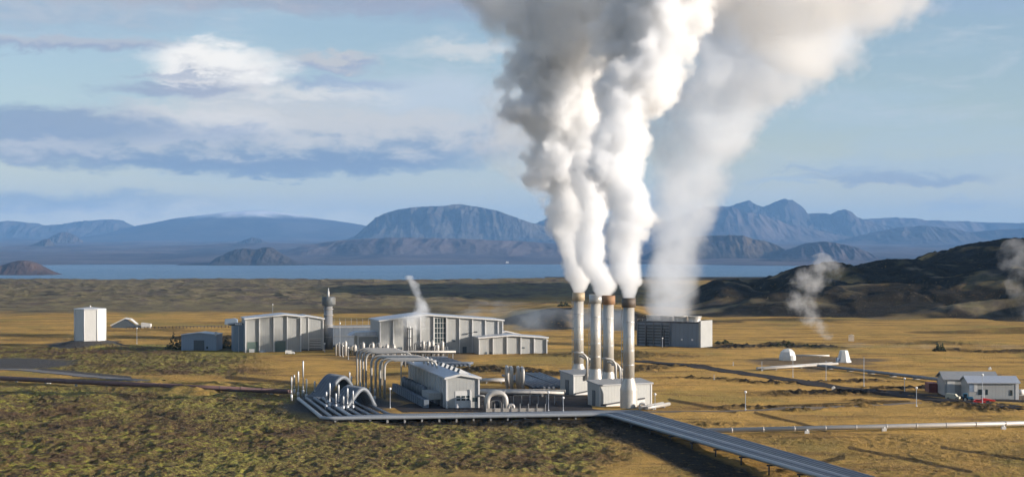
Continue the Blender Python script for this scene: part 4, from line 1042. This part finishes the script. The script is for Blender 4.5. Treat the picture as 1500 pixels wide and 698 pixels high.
def plume(name, label, prof, Y, voxel, spec, seed=0, puff=.34, drift=0.0, cat='steam plume', dens_s=1.0, group=None, disp=.5, depth=1.0, grow=1.25):
    wide = spec.get('wide', 1.2); prof = [(q[0], (q[1]+q[2])/2-(q[2]-q[1])/2*(1+(wide-1)*min(1, k_/2)), (q[1]+q[2])/2+(q[2]-q[1])/2*(1+(wide-1)*min(1, k_/2))) for k_, q in enumerate(prof)]
    mat = axis_mat(name, prof, Y, drift, **{a_: v_ for a_, v_ in spec.items() if a_ != 'wide'})
    voxel *= 1.5
    prof = [(q[0], (q[1]+q[2])/2-(q[2]-q[1])/2*grow, (q[1]+q[2])/2+(q[2]-q[1])/2*grow) for q in prof]
    """prof: (row, left column, right column) at distance Y -> union of puffs, remeshed and roughened"""
    rr = random.Random(seed); sp = []
    prof = sorted(prof, key=lambda q: -q[0])
    i = 0; zlist = []
    z0 = ZP(prof[0][0], Y); z1 = ZP(prof[-1][0], Y)
    zs = [ZP(q[0], Y) for q in prof]; ls = [(q[1]-750)/F*Y for q in prof]; rs_ = [(q[2]-750)/F*Y for q in prof]
    z = z0
    while z < z1:
        l = np.interp(z, zs, ls); r = np.interp(z, zs, rs_); w = (r-l)/2; c = (l+r)/2
        yy = drift*(z-z0)
        sp.append((c, yy, z, w*.72))
        n_ = int(9*dens_s)
        for k in range(n_):
            a = rr.uniform(0, 2*math.pi); s = w*puff*rr.uniform(.55, 1.35); rad = max(w-s*.8, 0)*rr.uniform(.75, 1.05)
            sp.append((c+math.cos(a)*rad, yy+math.sin(a)*rad*depth, z+rr.uniform(-.4, .4)*w, s))
            if rr.random() < .75:
                s2 = s*rr.uniform(.35, .6); a2 = a+rr.uniform(-.5, .5); rad2 = rad+s*.75
                sp.append((c+math.cos(a2)*rad2, yy+math.sin(a2)*rad2*depth, z+rr.uniform(-.7, .7)*s, s2))
        z += max(w*.38, voxel)
    return puffs(name, label, sp, Y, voxel, mat, disp, cat, group)
def remesh(o, voxel):
    md = o.modifiers.new('r', 'REMESH'); md.mode = 'VOXEL'; md.voxel_size = voxel; md.adaptivity = 0
    me2 = bpy.data.meshes.new_from_object(o.evaluated_get(bpy.context.evaluated_depsgraph_get()))
    old = o.data; o.modifiers.clear(); o.data = me2; bpy.data.meshes.remove(old); return me2
def puffs(name, label, sp, Y, voxel, mat, disp=.5, cat='steam plume', group=None, squash=1.0):
    V = []; Fc = []; off = 0
    for (x, y, zz, s) in sp:
        V.append(ICO[0]*np.array([s, s, s*squash])+np.array([x, y+Y, zz])); Fc.append(ICO[1]+off); off += len(ICO[0])
    V = np.concatenate(V); Fc = np.concatenate(Fc)
    me = bpy.data.meshes.new(name); me.from_pydata(V.tolist(), [], Fc.tolist()); me.update()
    o = bpy.data.objects.new(name, me); col.objects.link(o)
    me2 = remesh(o, voxel)
    S = np.array(sp); order = np.argsort(S[:, 2]); zz_ = S[order, 2]; rr_ = np.maximum.accumulate(np.convolve(S[order, 3], np.ones(25)/25, 'same'))
    for sc_, am, sd in ((.11, 3.4, 3), (.27, 2.2, 6), (.62, 1.2, 9)) + (((1.3, .55, 12),) if voxel < 1 else ()):
        n_ = len(me2.vertices); co = np.empty(n_*3, np.float32); me2.vertices.foreach_get('co', co); co = co.reshape(-1, 3)
        nr = np.empty(n_*3, np.float32); me2.vertices.foreach_get('normal', nr); nr = nr.reshape(-1, 3)
        kk = np.clip(np.interp(co[:, 2], zz_, rr_)/3.2, .18, 1.5)
        d = (.42-np.abs(noise3(co, sc_, sd)))*am*disp
        co2 = co+nr*(d*kk)[:, None]
        me2.vertices.foreach_set('co', co2.ravel().astype(np.float32)); me2.update()
        me2 = remesh(o, voxel)
    me2.materials.clear(); me2.materials.append(mat)
    me2.name = name
    tag(o, label, cat, group); return o
thick = dict(wide=1.42, g=.25, D=.42, tint=(.985, .987, .992), nsc=.095, A=1.0, edge=.34, step=.18, detail=4, rough=.62)
mid_ = steam_mat('steam_medium', .16, (.05, .36, .60, 5), .15)
cloudy = dict(g=.35, wob=.25, D=.11, nsc=.045, A=1.3, edge=.45, step=.2, detail=4, rough=.62, core=.6)
thin = dict(wide=1.5, g=.5, wob=.3, D=.035, nsc=.05, A=1.6, edge=.6, step=.2, detail=4, rough=.65, core=.6)
wisp = dict(wide=1.5, g=.5, D=.075, nsc=.13, A=1.9, edge=1.0, step=.2, detail=4, rough=.65, core=.5)
g_ = 'steam plumes of the four stacks'
plume('steam_plume', 'bright dense steam column rising from the tan capped stack', [(429, 839, 856), (415, 836, 862), (400, 830, 866), (380, 820, 866), (360, 813, 862), (335, 810, 866), (310, 806, 872), (285, 806, 880), (255, 792, 885), (225, 782, 880), (200, 778, 872), (175, 768, 872), (140, 762, 872), (110, 762, 876), (80, 768, 880), (40, 775, 890), (0, 780, 900), (-60, 790, 920)], 631, .7, thick, 1, drift=.02, group=g_)
plume('steam_plume', 'narrow steam column rising from the silver and rusty capped stacks', [(433, 866, 896), (420, 862, 896), (405, 858, 892), (385, 856, 892), (365, 852, 890), (345, 850, 892), (320, 848, 892), (295, 845, 890), (265, 845, 888), (240, 845, 884)], 600, .7, thick, 2, drift=.12, group=g_)
plume('steam_plume', 'bright dense steam column rising from the dark brown capped stack', [(437, 912, 931), (420, 908, 936), (405, 900, 938), (385, 897, 936), (365, 893, 934), (340, 893, 940), (315, 893, 955), (295, 893, 952), (270, 882, 948), (240, 870, 946), (215, 878, 955), (190, 880, 958), (160, 885, 962), (130, 890, 975), (100, 893, 995), (70, 895, 1010), (40, 900, 1025), (0, 905, 1040), (-60, 910, 1060)], 561, .65, thick, 3, drift=.4, group=g_)
plume('steam_cloud', 'broad grey cloud where the stack steam merges high above the stacks', [(95, 800, 920), (85, 765, 930), (60, 742, 960), (35, 722, 990), (10, 700, 1020), (-30, 690, 1060), (-60, 700, 1080)], 625, 1.5, cloudy, 4, drift=.3, cat='steam cloud', puff=.42)
rr_c = random.Random(77); spc = []  # unseen cloud above the frame, put in to shade the plume tops
for k in range(150):
    rad_ = rr_c.uniform(7, 14); u_ = rr_c.uniform(0, 1); xx_ = -14+u_*230; zlow = 150 if xx_ < 125 else 150+(xx_-125)*.5
    spc.append((xx_, rr_c.uniform(-32, 32), zlow+rad_+rr_c.uniform(0, 1)**1.3*38, rad_))
puffs('steam_cloud', 'unseen steam canopy above the top edge, added to shade the plumes below', spc, 640, 2.4, mid_, .6, 'steam cloud')
plume('steam_cloud', 'creamy right shoulder of the steam cloud below the top edge', [(118, 1205, 1225), (105, 1160, 1245), (80, 1110, 1252), (55, 1060, 1252), (35, 1030, 1285), (10, 985, 1312), (-15, 960, 1330), (-40, 960, 1350)], 720, 1.8, dict(D=.065, g=.4, wob=.25, nsc=.04, A=1.3, edge=.5, step=.2, detail=4, rough=.62, core=.5), 15, cat='steam cloud', puff=.4)
plume('steam_cloud', 'thin grey steam drifting left of the bright columns', [(300, 790, 830), (270, 765, 830), (240, 735, 830), (200, 722, 820), (160, 712, 810), (130, 712, 800), (100, 745, 800)], 680, 1.6, thin, 5, cat='steam cloud', puff=.5)
plume('steam_plume', 'wide translucent blue grey plume rising from the cooling tower', [(470, 955, 1020), (455, 950, 1026), (430, 949, 1030), (400, 950, 1034), (370, 950, 1036), (330, 953, 1040), (300, 956, 1052), (260, 962, 1075), (220, 966, 1095), (190, 975, 1115), (160, 985, 1140), (130, 995, 1190), (105, 1000, 1225), (80, 1010, 1240), (50, 1020, 1250), (20, 1030, 1290), (-20, 1050, 1330), (-70, 1070, 1380)], 925, 1.9, dict(D=.088, g=.5, tint=(.965, .98, 1), wob=.25, wide=1.3, nsc=.035, A=1.1, edge=.5, step=.2, detail=4, rough=.62, core=.45), 6, drift=.1, puff=.4)
plume('steam_jet', 'small white steam jet in front of the main hall', [(492, 592, 606), (480, 590, 625), (465, 598, 632), (450, 606, 632), (435, 605, 622), (420, 600, 615), (410, 592, 606)], 846, .8, dict(wide=1.4, g=.4, D=.22, nsc=.13, A=1.6, edge=.9, step=.2, detail=4, rough=.65, core=.4), 7, cat='steam jet', disp=.3)
plume('steam_jet', 'pale steam jet leaning left over the golden field at right', [(496, 1205, 1220), (480, 1180, 1215), (460, 1166, 1202), (440, 1160, 1190), (420, 1166, 1205), (400, 1180, 1222), (385, 1195, 1225)], 980, .9, wisp, 8, cat='steam jet', disp=.3)
plume('steam_jet', 'faint steam rising before the dark hills at the right edge', [(470, 1485, 1515), (440, 1480, 1512), (410, 1474, 1508), (380, 1466, 1510), (358, 1462, 1505)], 1150, 1.2, dict(D=.035, g=.5, nsc=.08, A=1.8, edge=1.0, step=.2, detail=4, core=.6), 9, cat='steam jet', disp=.3)
def low_steam(label, cx, cy, rx, ry, hh, mat, seed):
    c = W(cx, cy); rr = random.Random(seed); V = []; Fc = []; off = 0
    for k in range(150):
        s = hh*rr.uniform(.7, 1.1); u, v = rr.uniform(-1, 1), rr.uniform(-1, 1)
        V.append(ICO[0]*np.array([s*2.2, s*2.2, s])+np.array([c.x+u*rx, c.y+v*ry, s*.6])); Fc.append(ICO[1]+off); off += len(ICO[0])
    me = bpy.data.meshes.new('ground_steam'); me.from_pydata(np.concatenate(V).tolist(), [], np.concatenate(Fc).tolist()); me.update()
    o = bpy.data.objects.new('ground_steam', me); col.objects.link(o)
    md = o.modifiers.new('r', 'REMESH'); md.mode = 'VOXEL'; md.voxel_size = 1.2
    me2 = bpy.data.meshes.new_from_object(o.evaluated_get(bpy.context.evaluated_depsgraph_get())); o.modifiers.clear(); o.data = me2; bpy.data.meshes.remove(me)
    me2.materials.clear(); me2.materials.append(mat); tag(o, label, 'steam', None)
fog = steam_mat('steam_low', .007, (.035, .46, .72, 4), .2, aniso=.5)
low_steam('bluish steam creeping over the dark ground behind the first stack', 800, 482, 42, 25, 8, steam_mat('steam_bank', .014, (.04, .44, .66, 4), .2, (.88, .94, 1), .5), 1)
low_steam('flat thin steam bank on the far moor left of the stacks', 775, 452, 45, 80, 4, fog, 2)
low_steam('thin steam lying on the golden field below the leaning jet', 1300, 511, 70, 22, 1.8, fog, 3)

# ================================================================ haze
hm_, nt, out = new_mat('air_haze'); b = NB(nt)
pv = b.n('ShaderNodeVolumePrincipled'); pv.inputs['Color'].default_value = (.24, .48, .84, 1); pv.inputs['Density'].default_value = 2.3e-5; pv.inputs['Anisotropy'].default_value = 0.0
b.link(pv.outputs[0], out.inputs['Volume'])
hz_o = MB().box(-32000, 32000, -3000, 50600, -400, 1160).build('haze', hm_); hz_o['kind'] = 'stuff'

# ================================================================ world: sky and clouds
w = bpy.data.worlds.new('World'); sc.world = w; w.use_nodes = True
nt = w.node_tree; nt.nodes.clear(); b = NB(nt)
sky = b.n('ShaderNodeTexSky'); sky.sky_type = 'NISHITA'; sky.sun_disc = False
sky.sun_elevation = R(SUN_EL)
sdir = Vector((math.cos(R(SUN_B)), -math.sin(R(SUN_B)), 0))
sky.sun_rotation = math.atan2(sdir.x, sdir.y)
sky.altitude = 200; sky.air_density = 1.0; sky.dust_density = .3; sky.ozone_density = 2.0
tcw = b.n('ShaderNodeTexCoord').outputs['Generated']
sx = b.n('ShaderNodeSeparateXYZ'); b.link(tcw, sx.inputs[0])
U = b.m('MULTIPLY', b.m('ARCTAN2', sx.outputs[0], sx.outputs[1]), F)
hor = b.m('SQRT', b.m('ADD', b.m('MULTIPLY', sx.outputs[0], sx.outputs[0]), b.m('MULTIPLY', sx.outputs[1], sx.outputs[1])))
V = b.m('MULTIPLY', b.m('ARCTAN2', sx.outputs[2], hor), F)
cmb = b.n('ShaderNodeCombineXYZ'); b.link(U, cmb.inputs[0]); b.link(V, cmb.inputs[1]); UV = cmb.outputs[0]
nA = b.noise(b.map(UV, (.0045, .012, 1)), 1.0, 6, .58, .35)
nB = b.noise(b.map(UV, (.014, .034, 1), (3, 7, 0)), 1.0, 8, .66, .25)
nC = b.noise(b.map(UV, (.0018, .009, 1), (9, 2, 0)), 1.0, 5, .6, .3)
wU = b.m('MULTIPLY', b.m('SUBTRACT', nA, .5), 230); wV = b.m('MULTIPLY', b.m('SUBTRACT', nB, .5), 62)
U2 = b.m('ADD', U, wU); V2 = b.m('ADD', V, wV)
CLEAR = sky.outputs[0]
def cloud(prev, cx, py, a, b_, colr, edge=.35, op=.9, lit=None, up=.0):
    """soft warped ellipse on the sky; shaded from grey underside to lit top"""
    cy = YH-py; cxx = math.atan2(cx-750, F)*F
    du = b.m('DIVIDE', b.m('SUBTRACT', U2, cxx), a); dv = b.m('DIVIDE', b.m('SUBTRACT', V2, cy), b_)
    r = b.m('SQRT', b.m('ADD', b.m('MULTIPLY', du, du), b.m('MULTIPLY', dv, dv)))
    mm = b.m('MULTIPLY', b.m('SUBTRACT', 1.0, b.ss(1-edge, 1+edge, r)), op)
    c = colr if lit is None else b.mix(b.ss(-.85, .45, b.m('ADD', dv, b.m('MULTIPLY', b.m('SUBTRACT', nB, .5), 2.2))), colr, lit)
    return b.mix(mm, prev, c)
EX = 1.0
def C(r, g, bl, k=1.0):
    f = lambda v: ((v/255+.055)/1.055)**2.4 if v > 10 else v/3294
    return (f(r)*k*EX, f(g)*k*EX, f(bl)*k*EX)
SKYK = .088
s_ = b.n('ShaderNodeVectorMath', operation='SCALE'); b.link(sky.outputs[0], s_.inputs[0]); s_.inputs['Scale'].default_value = SKYK
ti = b.n('ShaderNodeVectorMath', operation='MULTIPLY'); b.link(s_.outputs[0], ti.inputs[0]); ti.inputs[1].default_value = (1.08, 1.0, 1.06); x = ti.outputs[0]
K = .60
grey = C(166, 175, 192, K); lilac = C(192, 192, 200, K); white = C(238, 234, 228, K); cream = C(232, 228, 214, K*1.2); pale = C(186, 206, 218, K); blueg = C(143, 165, 197, K)
# thin high veil
veil = b.m('MULTIPLY', b.ss(.42, .68, nC), .5)
x = b.mix(veil, x, pale)
x = b.mix(b.m('MULTIPLY', b.ss(.50, .72, b.noise(b.map(UV, (.006, .022, 1), (31, 4, 0)), 1.0, 7, .66, .5)), .45), x, C(212, 218, 224, K))
# pale band near the horizon
hb_ = b.m('MULTIPLY', b.m('SUBTRACT', 1.0, b.ss(20, 190, V)), b.ss(-400, -20, V))
x = b.mix(b.m('MULTIPLY', hb_, .9), x, C(205, 212, 206, K*1.12))
x = cloud(x, 350, -2, 480, 22, grey, .5, .85, lilac)
x = cloud(x, 60, 25, 230, 28, grey, .6, .5, lilac)
x = cloud(x, 90, 74, 170, 13, C(158, 165, 190, K), .5, .75, lilac)
x = cloud(x, 640, 10, 190, 18, C(160, 168, 190, K), .6, .6)
x = cloud(x, 680, 75, 80, 13, white, .6, .6)
x = cloud(x, 640, 140, 130, 30, C(206, 215, 224, K), .7, .8)
x = cloud(x, 560, 190, 200, 24, C(200, 208, 218, K), .6, .75)
x = cloud(x, 490, 94, 66, 14, C(170, 178, 200, K), .5, .85, C(208, 205, 205, K))
x = cloud(x, 500, 124, 90, 9, C(165, 178, 205, K), .6, .6)
x = cloud(x, 318, 110, 105, 44, C(205, 205, 210, K), .3, .95, C(244, 239, 231, K*1.22))
x = cloud(x, 420, 148, 150, 18, C(205, 210, 216, K), .5, .85, white)
x = cloud(x, 250, 138, 95, 11, C(160, 170, 192, K), .5, .75)
x = cloud(x, 245, 117, 75, 5, C(172, 180, 198, K), .5, .6)
x = cloud(x, 380, 205, 420, 48, C(146, 165, 188, K), .25, .95, C(218, 216, 212, K))
x = cloud(x, 300, 185, 110, 24, C(190, 196, 210, K), .5, .8, white)
x = cloud(x, 60, 190, 190, 26, C(142, 162, 188, K), .4, .85)
x = cloud(x, 60, 226, 110, 19, C(160, 172, 190, K), .4, .85, C(200, 203, 208, K))
x = cloud(x, 400, 243, 260, 13, C(138, 158, 184, K), .5, .8)
x = cloud(x, 400, 258, 45, 7, C(138, 158, 184, K), .5, .8)
x = cloud(x, 120, 302, 190, 17, C(165, 181, 200, K), .5, .8)
x = cloud(x, 300, 325, 300, 22, cream, .6, .75)
x = cloud(x, 470, 300, 240, 16, C(212, 216, 212, K), .6, .6)
x = cloud(x, 1310, 262, 120, 9, C(160, 172, 192, K), .5, .8)
x = cloud(x, 1230, 250, 80, 4, C(165, 178, 198, K), .5, .6)
x = cloud(x, 1140, 266, 60, 4, C(185, 200, 212, K), .5, .6)
x = cloud(x, 1410, 302, 60, 8, C(195, 205, 212, K), .6, .7)
x = cloud(x, 1350, 245, 180, 14, C(185, 203, 216, K), .8, .45)
x = cloud(x, 1400, 20, 200, 12, C(165, 185, 212, K), .8, .4)
bg = b.n('ShaderNodeBackground'); b.link(x, bg.inputs['Color']); bg.inputs['Strength'].default_value = 1.0
wo = b.n('ShaderNodeOutputWorld'); b.link(bg.outputs[0], wo.inputs[0])

# ================================================================ sun, camera, render
L_ = bpy.data.lights.new('sun', 'SUN'); L_.energy = 5.0; L_.angle = R(.5); L_.color = (1, .91, .80)
so = bpy.data.objects.new('sun', L_); col.objects.link(so)
sv = Vector((math.cos(R(SUN_B))*math.cos(R(SUN_EL)), -math.sin(R(SUN_B))*math.cos(R(SUN_EL)), math.sin(R(SUN_EL))))
so.rotation_euler = sv.to_track_quat('Z', 'Y').to_euler()
cam = bpy.data.cameras.new('camera'); co_ = bpy.data.objects.new('camera', cam); col.objects.link(co_)
co_.location = (0, 0, H); co_.rotation_euler = (R(90), 0, 0)
cam.sensor_width = 36; cam.lens = F/1500*36; cam.clip_start = 1; cam.clip_end = 120000
cam.shift_y = (YH-349)/1500*1.0
sc.camera = co_
sc.render.engine = 'CYCLES'
cy = sc.cycles
cy.max_bounces = 11; cy.volume_bounces = 10; cy.diffuse_bounces = 2; cy.glossy_bounces = 2; cy.transparent_max_bounces = 64; cy.transmission_bounces = 2
cy.use_adaptive_sampling = True; cy.adaptive_threshold = .03; cy.adaptive_min_samples = 24; cy.use_denoising = True; cy.denoiser = 'OPENIMAGEDENOISE'
cy.volume_step_rate = 1.0; cy.volume_max_steps = 160
cy.sample_clamp_indirect = 6
sc.view_settings.view_transform = 'Standard'; sc.view_settings.look = 'None'; sc.view_settings.gamma = 1.0; sc.view_settings.exposure = 0.74
